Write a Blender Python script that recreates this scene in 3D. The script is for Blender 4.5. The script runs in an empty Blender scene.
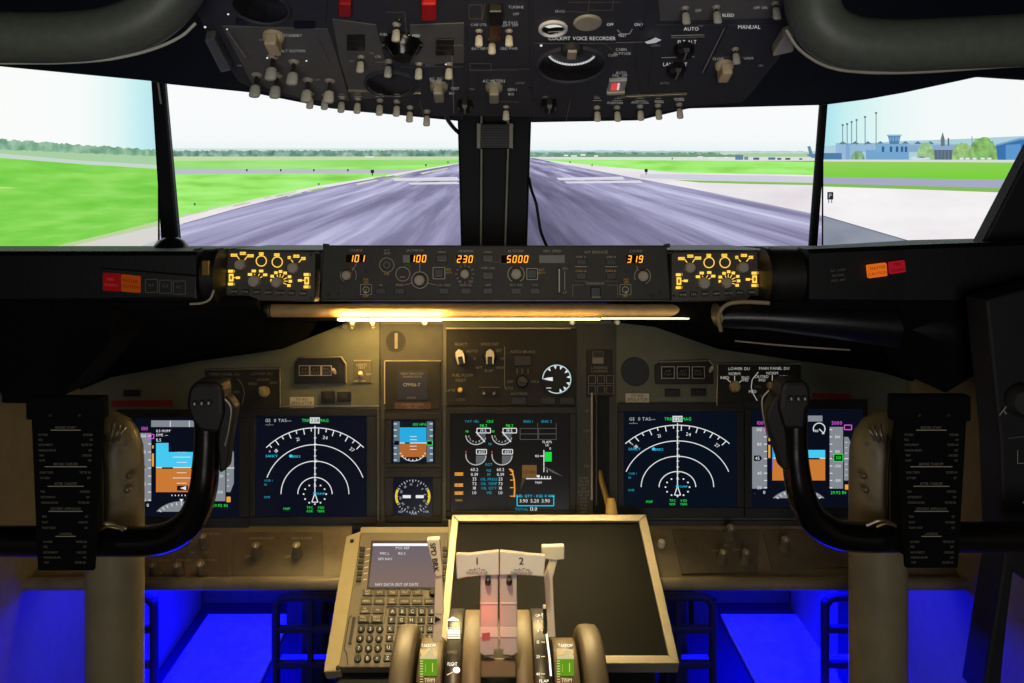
import bpy, bmesh, math, random
from mathutils import Vector, Matrix
random.seed(7)
C = bpy.context.scene.collection
PI = math.pi
F, CX, CY, EYE = 800.0, 496.0, 190.0, 1.05
CAMP = Vector((0, 0, EYE))

def P(px, py, Y):
    return Vector(((px - CX) / F * Y, Y, EYE - (py - CY) / F * Y))
def RAY(px, py):
    return Vector(((px - CX) / F, 1.0, -(py - CY) / F))

# ------------------------------------------------------------------ materials
def lin(c):
    c = c / 255.0
    return c / 12.92 if c <= 0.04045 else ((c + 0.055) / 1.055) ** 2.4
def L3(c): return (lin(c[0]), lin(c[1]), lin(c[2]), 1.0)
_M = {}
def mat(name, col, rough=0.6, metal=0.0, var=0.15, scale=40.0, bump=0.0, spec=0.5, coat=0.0):
    if name in _M: return _M[name]
    m = bpy.data.materials.new(name); m.use_nodes = True
    nt = m.node_tree; b = nt.nodes['Principled BSDF']
    tc = nt.nodes.new('ShaderNodeTexCoord')
    nz = nt.nodes.new('ShaderNodeTexNoise'); nz.inputs['Scale'].default_value = scale; nz.inputs['Detail'].default_value = 4
    nt.links.new(tc.outputs['Object'], nz.inputs['Vector'])
    rp = nt.nodes.new('ShaderNodeValToRGB')
    c = L3(col)
    rp.color_ramp.elements[0].position = 0.3; rp.color_ramp.elements[1].position = 0.7
    rp.color_ramp.elements[0].color = tuple(x * (1 - var) for x in c[:3]) + (1,)
    rp.color_ramp.elements[1].color = tuple(min(1, x * (1 + var)) for x in c[:3]) + (1,)
    nt.links.new(nz.outputs['Fac'], rp.inputs['Fac'])
    nt.links.new(rp.outputs['Color'], b.inputs['Base Color'])
    b.inputs['Roughness'].default_value = rough; b.inputs['Metallic'].default_value = metal
    b.inputs['Specular IOR Level'].default_value = spec
    b.inputs['Coat Weight'].default_value = coat
    if bump:
        bp = nt.nodes.new('ShaderNodeBump'); bp.inputs['Strength'].default_value = bump; bp.inputs['Distance'].default_value = 0.001
        nt.links.new(nz.outputs['Fac'], bp.inputs['Height']); nt.links.new(bp.outputs['Normal'], b.inputs['Normal'])
    _M[name] = m; return m
def em(col, s=1.0):
    key = ('em', col, s)
    if key in _M: return _M[key]
    m = bpy.data.materials.new('glow_%d_%d_%d' % col); m.use_nodes = True
    nt = m.node_tree; nt.nodes.clear()
    e = nt.nodes.new('ShaderNodeEmission'); o = nt.nodes.new('ShaderNodeOutputMaterial')
    e.inputs['Color'].default_value = L3(col); e.inputs['Strength'].default_value = s
    nt.links.new(e.outputs[0], o.inputs[0]); _M[key] = m; return m
def em_noise(name, cols, scale=(1, 1, 1), nscale=6.0, s=1.0, detail=4, grad=None):
    """picture colours of a screen: noise between given colours (stops), optional horizontal mix"""
    if name in _M: return _M[name]
    m = bpy.data.materials.new(name); m.use_nodes = True
    nt = m.node_tree; nt.nodes.clear(); N = nt.nodes.new
    e = N('ShaderNodeEmission'); o = N('ShaderNodeOutputMaterial'); tc = N('ShaderNodeTexCoord'); mp = N('ShaderNodeMapping')
    mp.inputs['Scale'].default_value = scale
    nz = N('ShaderNodeTexNoise'); nz.inputs['Scale'].default_value = nscale; nz.inputs['Detail'].default_value = detail
    rp = N('ShaderNodeValToRGB'); el = rp.color_ramp.elements
    n = len(cols)
    el[0].position = 0.3; el[0].color = L3(cols[0]); el[1].position = 0.7; el[1].color = L3(cols[-1])
    for i in range(1, n - 1):
        q = el.new(0.3 + 0.4 * i / (n - 1)); q.color = L3(cols[i])
    nt.links.new(tc.outputs['Object'], mp.inputs['Vector']); nt.links.new(mp.outputs[0], nz.inputs['Vector'])
    nt.links.new(nz.outputs['Fac'], rp.inputs['Fac']); nt.links.new(rp.outputs['Color'], e.inputs['Color'])
    e.inputs['Strength'].default_value = s
    nt.links.new(e.outputs[0], o.inputs[0]); _M[name] = m; return m
def em_ramp(name, axis, stops, s=1.0):
    """picture gradient of a screen along an object axis: stops = [(coord, colour)]"""
    if name in _M: return _M[name]
    m = bpy.data.materials.new(name); m.use_nodes = True
    nt = m.node_tree; nt.nodes.clear(); N = nt.nodes.new
    e = N('ShaderNodeEmission'); o = N('ShaderNodeOutputMaterial'); tc = N('ShaderNodeTexCoord'); sp = N('ShaderNodeSeparateXYZ')
    mr = N('ShaderNodeMapRange'); rp = N('ShaderNodeValToRGB')
    a, b = stops[0][0], stops[-1][0]
    mr.inputs['From Min'].default_value = a; mr.inputs['From Max'].default_value = b
    el = rp.color_ramp.elements
    el[0].position = 0; el[0].color = L3(stops[0][1]); el[1].position = 1; el[1].color = L3(stops[-1][1])
    for p, c in stops[1:-1]:
        q = el.new((p - a) / (b - a)); q.color = L3(c)
    nt.links.new(tc.outputs['Object'], sp.inputs[0]); nt.links.new(sp.outputs[axis], mr.inputs['Value'])
    nt.links.new(mr.outputs[0], rp.inputs['Fac']); nt.links.new(rp.outputs['Color'], e.inputs['Color'])
    e.inputs['Strength'].default_value = s
    nt.links.new(e.outputs[0], o.inputs[0]); _M[name] = m; return m

BLACK = mat('black_plastic', (14, 14, 16), 0.45)
GLOSS = mat('gloss_black', (10, 10, 11), 0.22, spec=0.6)
MATTE = mat('matte_black', (7, 7, 9), 0.9, spec=0.15, bump=0.3, scale=300)
VINYL = mat('black_vinyl', (12, 12, 15), 0.55, spec=0.3, bump=0.25, scale=200)
CHAR = mat('charcoal_paint', (46, 46, 48), 0.6, spec=0.3)
PANEL = mat('grey_brown_paint', (94, 96, 80), 0.55, var=0.08, spec=0.3)
DPANEL = mat('dark_grey_paint', (62, 62, 56), 0.55, var=0.1, spec=0.3)
BEZEL = mat('bezel_grey', (44, 44, 44), 0.5, spec=0.35)
BEIGE = mat('beige_enamel', (150, 136, 108), 0.42, var=0.08)
TAN = mat('tan_wall', (136, 124, 92), 0.7, var=0.08)
CREAM = mat('cream_plastic', (214, 205, 180), 0.4, var=0.05)
LGREY = mat('light_grey_plastic', (186, 184, 172), 0.5, var=0.06)
KGREY = mat('knob_grey', (165, 158, 144), 0.5, var=0.06)
STEEL = mat('brushed_steel', (170, 160, 140), 0.35, metal=0.85, var=0.08)
SILVER = mat('silver_frame', (165, 156, 138), 0.42, metal=0.5, var=0.06)
DKMET = mat('dark_metal', (70, 66, 60), 0.4, metal=0.7)
GLASS = mat('dark_screen_glass', (6, 6, 8), 0.12, var=0.0)
RUBBER = mat('black_rubber', (18, 17, 16), 0.7)
RAIL = mat('dark_green_grey_padding', (84, 89, 80), 0.5, var=0.1, bump=0.15, scale=120)
OVH = mat('overhead_grey_paint', (100, 99, 98), 0.6, var=0.08, spec=0.3)
OVHD = mat('overhead_dark_paint', (62, 63, 70), 0.6, var=0.08, spec=0.3)
REDP = mat('red_paint', (190, 22, 22), 0.5)
DRED = mat('dark_red_tape', (120, 14, 16), 0.6)
WHITEP = mat('white_plate', (225, 225, 225), 0.55, var=0.04)
NAVY = mat('navy_placard', (16, 20, 44), 0.5)
NAVYF = mat('dark_blue_frame', (18, 24, 42), 0.6, spec=0.3)
INK = mat('black_ink', (20, 20, 20), 0.7, var=0)
LEG = mat('grey_legend_ink', (170, 165, 150), 0.6, var=0)
LEGD = mat('dim_legend_ink', (120, 116, 104), 0.6, var=0)
WINK = mat('white_legend_ink', (225, 225, 220), 0.6, var=0)
GREENP = mat('green_band_paint', (110, 190, 40), 0.5, var=0.03)
LABEL = mat('pale_paper_label', (196, 186, 164), 0.7, var=0.05)
BRASS = mat('dull_brass', (150, 120, 60), 0.35, metal=0.6)
W = em((228, 230, 232), 1.0)
AMB = em((255, 205, 80), 1.3)
DIG = em((255, 160, 40), 1.6)
CY_ = em((40, 200, 235)); GR = em((40, 225, 80)); MG = em((215, 90, 215)); CYD = em((30, 150, 175))
SKYB = em((70, 200, 240)); ORG = em((200, 120, 50)); TAPE = em((130, 134, 142)); SCR = em((6, 10, 20), 0.8)
AMBD = em((200, 160, 70)); WDX = em((190, 188, 180), .75); AMBX = em((128, 100, 50)); OVT = em((150, 150, 146), .8); OVX = em((100, 100, 96), .8); WD = em((180, 185, 185)); ORM = em((235, 160, 60))

# ------------------------------------------------------------------ mesh builder
def basis(n):
    n = n.normalized()
    a = Vector((0, 0, 1)) if abs(n.z) < 0.95 else Vector((0, 1, 0))
    u = a.cross(n).normalized(); v = n.cross(u).normalized()
    return u, v, n
def smooth_path(pts, k=6):
    pts = [Vector(p) for p in pts]
    if len(pts) < 3: return pts
    out = []
    q = [pts[0] * 2 - pts[1]] + pts + [pts[-1] * 2 - pts[-2]]
    for i in range(1, len(q) - 2):
        for j in range(k):
            t = j / k
            p0, p1, p2, p3 = q[i - 1], q[i], q[i + 1], q[i + 2]
            out.append(0.5 * ((2 * p1) + (p2 - p0) * t + (2 * p0 - 5 * p1 + 4 * p2 - p3) * t * t + (3 * p1 - p0 - 3 * p2 + p3) * t ** 3))
    out.append(pts[-1]); return out
class MB:
    def __init__(s): s.v = []; s.f = []; s.m = []; s.sm = []; s.mats = []
    def mi(s, m):
        if m not in s.mats: s.mats.append(m)
        return s.mats.index(m)
    def add(s, vs, fs, m, smooth=False):
        o = len(s.v); i = s.mi(m)
        s.v += [Vector(x) for x in vs]
        for f in fs:
            s.f.append([o + k for k in f]); s.m.append(i); s.sm.append(smooth)
        return s
    def bm(s, b, m, M=None, smooth=False):
        b.verts.ensure_lookup_table()
        s.add([(M @ v.co) if M else v.co.copy() for v in b.verts], [[v.index for v in f.verts] for f in b.faces], m, smooth)
        b.free(); return s
    def box(s, c, size, m, R=None, bev=0.0, seg=2):
        b = bmesh.new(); bmesh.ops.create_cube(b, size=1.0)
        for v in b.verts: v.co = Vector((v.co.x * size[0], v.co.y * size[1], v.co.z * size[2]))
        if bev: bmesh.ops.bevel(b, geom=list(b.edges), offset=bev, segments=seg, affect='EDGES', profile=0.5)
        b.verts.index_update()
        M = Matrix.Translation(Vector(c)) @ (R.to_4x4() if R else Matrix())
        return s.bm(b, m, M)
    def obox(s, c, u, v, n, su, sv, sn, m, bev=0.0):
        R = Matrix((u, v, n)).transposed()
        return s.box(c, (su, sv, sn), m, R, bev)
    def cyl(s, p0, p1, r0, r1, m, n=20, caps=True, smooth=True):
        p0, p1 = Vector(p0), Vector(p1); u, v, w = basis(p1 - p0)
        a = [p0 + (u * math.cos(2 * PI * i / n) + v * math.sin(2 * PI * i / n)) * r0 for i in range(n)]
        b = [p1 + (u * math.cos(2 * PI * i / n) + v * math.sin(2 * PI * i / n)) * r1 for i in range(n)]
        s.add(a + b, [[i, (i + 1) % n, n + (i + 1) % n, n + i] for i in range(n)], m, smooth)
        if caps: s.add(a, [list(range(n))[::-1]], m); s.add(b, [list(range(n))], m)
        return s
    def lathe(s, o, axis, prof, m, n=28, ridged=0.0):
        o = Vector(o); u, v, w = basis(Vector(axis)); vs = []; fs = []
        for (r, h) in prof:
            for i in range(n):
                a = 2 * PI * i / n; rr = r * (1 - ridged * (i % 2))
                vs.append(o + w * h + (u * math.cos(a) + v * math.sin(a)) * rr)
        for k in range(len(prof) - 1):
            for i in range(n):
                fs.append([k * n + i, k * n + (i + 1) % n, (k + 1) * n + (i + 1) % n, (k + 1) * n + i])
        s.add(vs, fs, m, not ridged)
        if prof[0][0] > 1e-6: s.add(vs[:n], [list(range(n))[::-1]], m)
        if prof[-1][0] > 1e-6: s.add(vs[-n:], [list(range(n))], m)
        return s
    def tube(s, pts, r, m, n=14, sq=1.0, up=None):
        pts = [Vector(p) for p in pts]; k = len(pts)
        rs = r if isinstance(r, (list, tuple)) else [r] * k
        if len(rs) != k: rs = [rs[0] + (rs[-1] - rs[0]) * i / (k - 1) for i in range(k)]
        vs = []; pu = None
        for i, p in enumerate(pts):
            t = (pts[min(i + 1, k - 1)] - pts[max(i - 1, 0)]).normalized()
            if pu is None: u, v, _ = basis(t) if up is None else (Vector(up).cross(t).normalized(), None, None)
            else: u = pu
            u = (u - t * u.dot(t)).normalized(); v = t.cross(u); pu = u
            for j in range(n):
                a = 2 * PI * j / n
                vs.append(p + (u * math.cos(a) + v * math.sin(a) * sq) * rs[i])
        fs = [[i * n + j, i * n + (j + 1) % n, (i + 1) * n + (j + 1) % n, (i + 1) * n + j] for i in range(k - 1) for j in range(n)]
        s.add(vs, fs, m, True); s.add(vs[:n], [list(range(n))[::-1]], m); s.add(vs[-n:], [list(range(n))], m)
        return s
    def prism(s, poly, vec, m, bev=0.0):
        poly = [Vector(p) for p in poly]; vec = Vector(vec); n = len(poly)
        b = bmesh.new()
        a = [b.verts.new(p) for p in poly]; c = [b.verts.new(p + vec) for p in poly]
        b.faces.new(a); b.faces.new(c[::-1])
        for i in range(n): b.faces.new([a[i], c[i], c[(i + 1) % n], a[(i + 1) % n]])
        bmesh.ops.recalc_face_normals(b, faces=list(b.faces))
        if bev: bmesh.ops.bevel(b, geom=list(b.edges), offset=bev, segments=2, affect='EDGES', profile=0.5)
        b.verts.index_update()
        return s.bm(b, m)
    def loft(s, rows, m, smooth=True, close=False):
        n = len(rows[0]); vs = [p for r in rows for p in r]; fs = []
        for i in range(len(rows) - 1):
            for j in range(n if close else n - 1):
                fs.append([i * n + j, i * n + (j + 1) % n, (i + 1) * n + (j + 1) % n, (i + 1) * n + j])
        s.add(vs, fs, m, smooth); return s
    def sphere(s, c, r, m, n=16, sc=(1, 1, 1)):
        b = bmesh.new(); bmesh.ops.create_uvsphere(b, u_segments=n, v_segments=n // 2, radius=r); b.verts.index_update()
        M = Matrix.Translation(Vector(c)) @ Matrix.Diagonal((sc[0], sc[1], sc[2], 1))
        return s.bm(b, m, M, True)
    def build(s, name, parent=None, label=None, cat=None, group=None, kind=None, loc=None):
        me = bpy.data.meshes.new(name)
        root = parent
        while root is not None and root.parent is not None: root = root.parent
        off = Vector(root.location) if root is not None else (Vector(loc) if loc is not None else s.base())
        me.from_pydata([tuple(v - off) for v in s.v], [], s.f)
        for m in s.mats: me.materials.append(m)
        me.polygons.foreach_set('material_index', s.m); me.polygons.foreach_set('use_smooth', s.sm)
        me.update()
        o = bpy.data.objects.new(name, me); C.objects.link(o)
        if parent is not None: o.parent = parent
        else: o.location = off
        tag(o, label, cat, group, kind)
        return o
    def base(s):
        xs = [v.x for v in s.v]; ys = [v.y for v in s.v]; zs = [v.z for v in s.v]
        return Vector(((min(xs) + max(xs)) / 2, (min(ys) + max(ys)) / 2, min(zs)))
def tag(o, label=None, cat=None, group=None, kind=None):
    if label: o['label'] = label
    if cat: o['category'] = cat
    if group: o['group'] = group
    if kind: o['kind'] = kind
def thing(name, loc, label, cat, group=None):
    o = bpy.data.objects.new(name, None); C.objects.link(o); o.location = Vector(loc); o.empty_display_size = 0.02
    tag(o, label, cat, group); return o

# ------------------------------------------------------------------ surfaces addressed along sight lines
class Plane:
    def __init__(s, o, u, v):
        s.o = Vector(o); s.u = Vector(u).normalized(); s.v = Vector(v).normalized(); s.n = s.u.cross(s.v).normalized()
        if s.n.dot(CAMP - s.o) < 0: s.n = -s.n
    def pt(s, px, py, h=0.0):
        r = RAY(px, py); t = (s.o - CAMP).dot(s.n) / r.dot(s.n)
        return CAMP + r * t + s.n * h
    def m(s, px, py): return s.pt(px, py).y / F
    def prism(s, mb, pts, h0, h1, m, bev=0.0):
        return mb.prism([s.pt(x, y, h0) for x, y in pts], s.n * (h1 - h0), m, bev)
    def rect(s, mb, x0, y0, x1, y1, h0, h1, m, bev=0.0):
        return s.prism(mb, [(x0, y0), (x1, y0), (x1, y1), (x0, y1)], h0, h1, m, bev)
    def frame(s, mb, x0, y0, x1, y1, w, h0, h1, m, bev=0.0):
        s.rect(mb, x0, y0, x1, y0 + w, h0, h1, m, bev); s.rect(mb, x0, y1 - w, x1, y1, h0, h1, m, bev)
        s.rect(mb, x0, y0 + w, x0 + w, y1 - w, h0, h1, m, bev); s.rect(mb, x1 - w, y0 + w, x1, y1 - w, h0, h1, m, bev)
        return mb
def plane2(py0, Y0, py1, Y1):
    """plane holding the X direction, through two heights seen at x = CX"""
    a, b = P(CX, py0, Y0), P(CX, py1, Y1)
    return Plane(a, (1, 0, 0), b - a)
class Drum:
    n = None
    def __init__(s, cy, cz, r): s.cy, s.cz, s.r = cy, cz, r
    def pt(s, px, py, h=0.0):
        r = RAY(px, py); R = s.r + h
        dy, dz = r.y, r.z; oy, oz = CAMP.y - s.cy, CAMP.z - s.cz
        a = dy * dy + dz * dz; b = 2 * (oy * dy + oz * dz); c = oy * oy + oz * oz - R * R
        d = max(b * b - 4 * a * c, 0.0); t = (-b - math.sqrt(d)) / (2 * a)
        return CAMP + r * t
# ------------------------------------------------------------------ lettering
_G = {}
def glyph(ch):
    if ch in _G: return _G[ch]
    cu = bpy.data.curves.new('g', 'FONT'); cu.body = ch; cu.size = 1.0; cu.resolution_u = 2
    o = bpy.data.objects.new('g', cu); C.objects.link(o)
    bpy.context.view_layer.update()
    me = o.to_mesh()
    vs = [(v.co.x, v.co.y) for v in me.vertices]; fs = [list(p.vertices) for p in me.polygons]
    o.to_mesh_clear(); bpy.data.objects.remove(o); bpy.data.curves.remove(cu)
    if vs:
        x0 = min(v[0] for v in vs); vs = [(x - x0, y) for x, y in vs]; w = max(v[0] for v in vs)
    else: w = 0.25
    _G[ch] = (vs, fs, w); return _G[ch]
class Draw:
    def __init__(s, surf, h=0.0006, step=0.00004):
        s.s = surf; s.h = h; s.k = 0; s.st = step; s.mb = MB()
    def poly(s, pts, m):
        s.k += 1; h = s.h + s.k * s.st
        s.mb.add([s.s.pt(x, y, h) for x, y in pts], [list(range(len(pts)))], m); return s
    def rect(s, x0, y0, x1, y1, m): return s.poly([(x0, y0), (x1, y0), (x1, y1), (x0, y1)], m)
    def crect(s, x, y, w, h, m): return s.rect(x - w / 2, y - h / 2, x + w / 2, y + h / 2, m)
    def line(s, x0, y0, x1, y1, w, m):
        d = math.hypot(x1 - x0, y1 - y0) or 1; nx, ny = -(y1 - y0) / d * w / 2, (x1 - x0) / d * w / 2
        return s.poly([(x0 + nx, y0 + ny), (x1 + nx, y1 + ny), (x1 - nx, y1 - ny), (x0 - nx, y0 - ny)], m)
    def path(s, pts, w, m):
        for a, b in zip(pts, pts[1:]): s.line(a[0], a[1], b[0], b[1], w, m)
        return s
    def outline(s, x0, y0, x1, y1, w, m):
        return s.path([(x0, y0), (x1, y0), (x1, y1), (x0, y1), (x0, y0)], w, m)
    def arc(s, cx, cy, rx, ry, a0, a1, w, m, n=32):
        """angles in degrees, 0 = right, 90 = up in the picture"""
        s.k += 1; h = s.h + s.k * s.st; vs = []
        for i in range(n + 1):
            a = math.radians(a0 + (a1 - a0) * i / n); c, d = math.cos(a), -math.sin(a)
            vs.append(s.s.pt(cx + (rx + w / 2) * c, cy + (ry + w / 2) * d, h)); vs.append(s.s.pt(cx + (rx - w / 2) * c, cy + (ry - w / 2) * d, h))
        s.mb.add(vs, [[2 * i, 2 * i + 2, 2 * i + 3, 2 * i + 1] for i in range(n)], m); return s
    def disc(s, cx, cy, rx, ry, m, n=20):
        return s.poly([(cx + rx * math.cos(2 * PI * i / n), cy + ry * math.sin(2 * PI * i / n)) for i in range(n)], m)
    def ticks(s, cx, cy, rx, ry, a0, a1, k, l, w, m):
        for i in range(k):
            a = math.radians(a0 + (a1 - a0) * i / (k - 1)); c, d = math.cos(a), -math.sin(a)
            s.line(cx + rx * c, cy + ry * d, cx + (rx - l) * c, cy + (ry - l) * d, w, m)
        return s
    def text(s, x, y, hh, txt, m, al='c', rot=0.0, wx=1.0):
        """hh = capital height in picture px"""
        k = hh / 0.7; sp = 0.10; gl = [glyph(c) for c in txt]
        tot = sum(g[2] + sp for g in gl) - sp
        x0 = {'c': -tot / 2, 'l': 0, 'r': -tot}[al]
        s.k += 1; h = s.h + s.k * s.st; ca, sa = math.cos(math.radians(rot)), math.sin(math.radians(rot))
        for g in gl:
            vs = []
            for a, b in g[0]:
                dx, dy = (x0 + a) * k * wx, -(b - 0.35) * k
                vs.append(s.s.pt(x + dx * ca - dy * sa, y + dx * sa + dy * ca, h))
            if vs: s.mb.add(vs, g[1], m)
            x0 += g[2] + sp
        return s
    def build(s, name, parent, label=None): return s.mb.build(name, parent, label)

# ------------------------------------------------------------------ small hardware on a surface
def knob_mb(pl, px, py, rpx, h, m, cap=None, pointer=True, ang=90, skirt=True):
    mb = MB(); c = pl.pt(px, py); r = rpx * c.y / F; n = pl.n
    prof = ([(r * 1.25, 0), (r * 1.25, h * .12), (r * 1.05, h * .2)] if skirt else [(r, 0)]) + [(r, h * .3), (r * .94, h * .92), (r * .82, h), (0, h)]
    mb.lathe(c, n, prof[:-1], m, 24, 0.05)
    if cap: mb.cyl(c + n * h, c + n * (h * 1.06), r * .7, r * .65, cap, 20)
    if pointer:
        a = math.radians(ang); d = pl.u * math.cos(a) + pl.v * math.sin(a)
        mb.obox(c + n * (h * 1.05) + d * r * .45, d, n.cross(d), n, r * .8, r * .16, h * .1, WINK)
    return mb
def screw_mb(pl, px, py, r=0.0032, m=STEEL):
    mb = MB(); c = pl.pt(px, py)
    mb.lathe(c, pl.n, [(r, 0), (r, .0012), (r * .7, .002)], m, 12)
    mb.obox(c + pl.n * .002, pl.u, pl.v, pl.n, r * 1.2, r * .25, .0004, INK); return mb
def button_mb(pl, x, y, w, h, d, m, bev=.0006):
    mb = MB(); pl.rect(mb, x - w / 2, y - h / 2, x + w / 2, y + h / 2, 0, d, m, bev); return mb
def toggle(pl, px, py, parent, L=.024, w=.0065, m=LGREY, tilt=0.0, name='toggle_switch', st_=.34):
    """px,py = where the middle of the paddle shows"""
    a0 = pl.pt(px, py - 9); n = (pl.n + pl.v * tilt).normalized(); n = pl.n if not tilt else n
    base = MB(); base.lathe(a0, pl.n, [(w * .6, 0), (w * .6, .0015), (w * .4, .003), (w * .3, .004)], KGREY, 14)
    b = base.build(name, parent)
    hd = MB(); hd.tube([a0 + n * .003, a0 + n * (L * (st_ + .02))], w * .2, DKMET, 8)
    k = [(st_, .3), (st_ + .06, .52), ((st_ + .93) / 2, .56), (.93, .6), (1.0, .5), (1.03, .2)]
    rows = []
    for t, rr in k:
        c = a0 + n * (L * t); rows.append([c + (pl.u * math.cos(2 * PI * j / 12) * rr * 1.0 + pl.v * math.sin(2 * PI * j / 12) * rr * .6) * w for j in range(12)])
    hd.loft(rows, m, True, True); hd.add(rows[-1], [list(range(12))], m, True)
    hd.build('switch_handle', b)
    return b
# ================================================================== THE SETTING
def st(name, mb): return mb.build(name, kind='structure')
mb = MB(); mb.box((0, .35, -.02), (1.9, 4.0, .04), mat('floor_carpet', (22, 22, 26), .9)); st('floor', mb)
mb = MB(); mb.box((0, .1, 1.47), (1.9, 2.6, .03), MATTE); st('ceiling', mb)
mb = MB(); mb.box((-.75, .45, .375), (.03, 3.1, .75), TAN, bev=.006); st('wall_left', mb)
mb = MB(); mb.box((.75, .45, .39), (.03, 3.1, .78), TAN, bev=.006); st('wall_right', mb)
mb = MB(); mb.box((0, 2.05, .4), (1.53, .03, .8), mat('bulkhead_grey', (62, 62, 70), .7)); st('wall_front', mb)

def frame_prism(name, pts, Y, depth, m, extra=None):
    mb = MB(); mb.prism([P(x, y, Y) for x, y in pts], (0, depth, 0), m, .004)
    if extra: extra(mb)
    return st(name, mb)
def perf(mb):      # row of small vent holes at the frame edge
    for i in range(16):
        for j in range(2):
            c = P(224 + i * 1.9 + j, 83.2 + i * .14 + j * 2.3, 1.349); mb.cyl(c, c + Vector((0, -.0012, 0)), .0011, .0011, DKMET, 6)
frame_prism('trim_1', [(-80, 56), (0, 66), (150, 80.5), (166, 83.5), (250, 92), (330, 108), (462, 121), (462, -85), (-200, -85), (-200, 45)], 1.35, .012, NAVYF, perf)
frame_prism('trim_2', [(530, 122), (640, 120), (690, 108), (826, 104.5), (868, 99), (907, 92), (979, 76.5), (1024, 79.5), (1230, 88), (1230, -85), (530, -85)], 1.35, .012, NAVYF)
frame_prism('trim_3', [(457, 100), (532, 100), (527, 256), (461, 256)], 1.5, .08, mat('pillar_black', (16, 17, 24), .6, spec=.25))
def hl(mb):
    a, b = P(158.5, 84, 1.428), P(161.5, 104, 1.428)
    mb.prism([P(157.5, 83, 1.43), P(159.3, 83, 1.43), P(162.2, 104, 1.43), P(160.6, 104, 1.43)], (0, -.002, 0), LGREY)
    mb.prism([P(164.5, 80, 1.43), P(166.5, 80, 1.43), P(181, 248, 1.43), P(178.5, 248, 1.43)], (0, -.008, 0), mat('gasket_grey', (40, 46, 54), .5))
frame_prism('trim_4', [(150, 76), (164, 76), (180, 252), (161, 252)], 1.43, .014, mat('pillar_black', (16, 17, 24)), hl)
frame_prism('trim_5', [(821.5, 98), (829, 98), (817.5, 256), (809.5, 256)], 1.47, .014, mat('pillar_black', (16, 17, 24)))
frame_prism('trim_6', [(1025, 162), (1060, 95), (1130, 95), (1130, 262), (976, 256)], 1.22, .03, mat('pillar_grey', (20, 20, 23), .6))

# ================================================================== OUTSIDE-VIEW SCREENS
SC = Plane(P(496, 150, 2.4), (1, 0, 0), (0, 0, 1))
_l0, _l1 = P(158, 150, 2.4), P(-80, 150, 1.7)
SL = Plane(_l0, Vector((_l0.x - _l1.x, _l0.y - _l1.y, 0)), (0, 0, 1))
_r0, _r1 = P(823, 150, 2.4), P(1090, 150, 1.75)
SR = Plane(_r0, Vector((_r1.x - _r0.x, _r1.y - _r0.y, 0)), (0, 0, 1))
def screen(pl, x0, x1, label):
    b = pl.pt((x0 + x1) / 2, 300); root = thing('visual_screen', b, label, 'screen')
    mb = MB(); pl.rect(mb, x0 - 3, 10, x1 + 3, 312, -.04, -.002, BLACK, .002); mb.build('screen_housing', root)
    return root
def jag(x0, x1, yt0, yt1, yb0, yb1, amp, n):
    pts = []
    for i in range(n + 1):
        t = i / n; pts.append((x0 + (x1 - x0) * t, yt0 + (yt1 - yt0) * t - random.random() * amp))
    return pts + [(x1, yb1), (x0, yb0)]
HAZE = em((205, 226, 224)); HILL = em((178, 208, 212))
TREE = em_noise('picture_trees', [(70, 112, 100), (122, 158, 140), (168, 196, 180)], (1, 1, 1), 45)
GRASS = em_noise('picture_grass', [(134, 206, 84), (160, 236, 112), (178, 246, 140)], (1.2, 1, 9), 5)
GRASSD = em_noise('picture_grass_far', [(140, 214, 98), (168, 232, 134)], (1, 1, 6), 4)
TAXI = em((186, 190, 206)); PALE = em((214, 226, 206)); CONC = em_noise('picture_concrete', [(226, 220, 224), (243, 240, 242)], (1, 1, 5), 4)
RWY = em_noise('picture_runway', [(140, 136, 164), (160, 156, 184), (176, 172, 200)], (1, 1, 3), 5)
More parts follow.
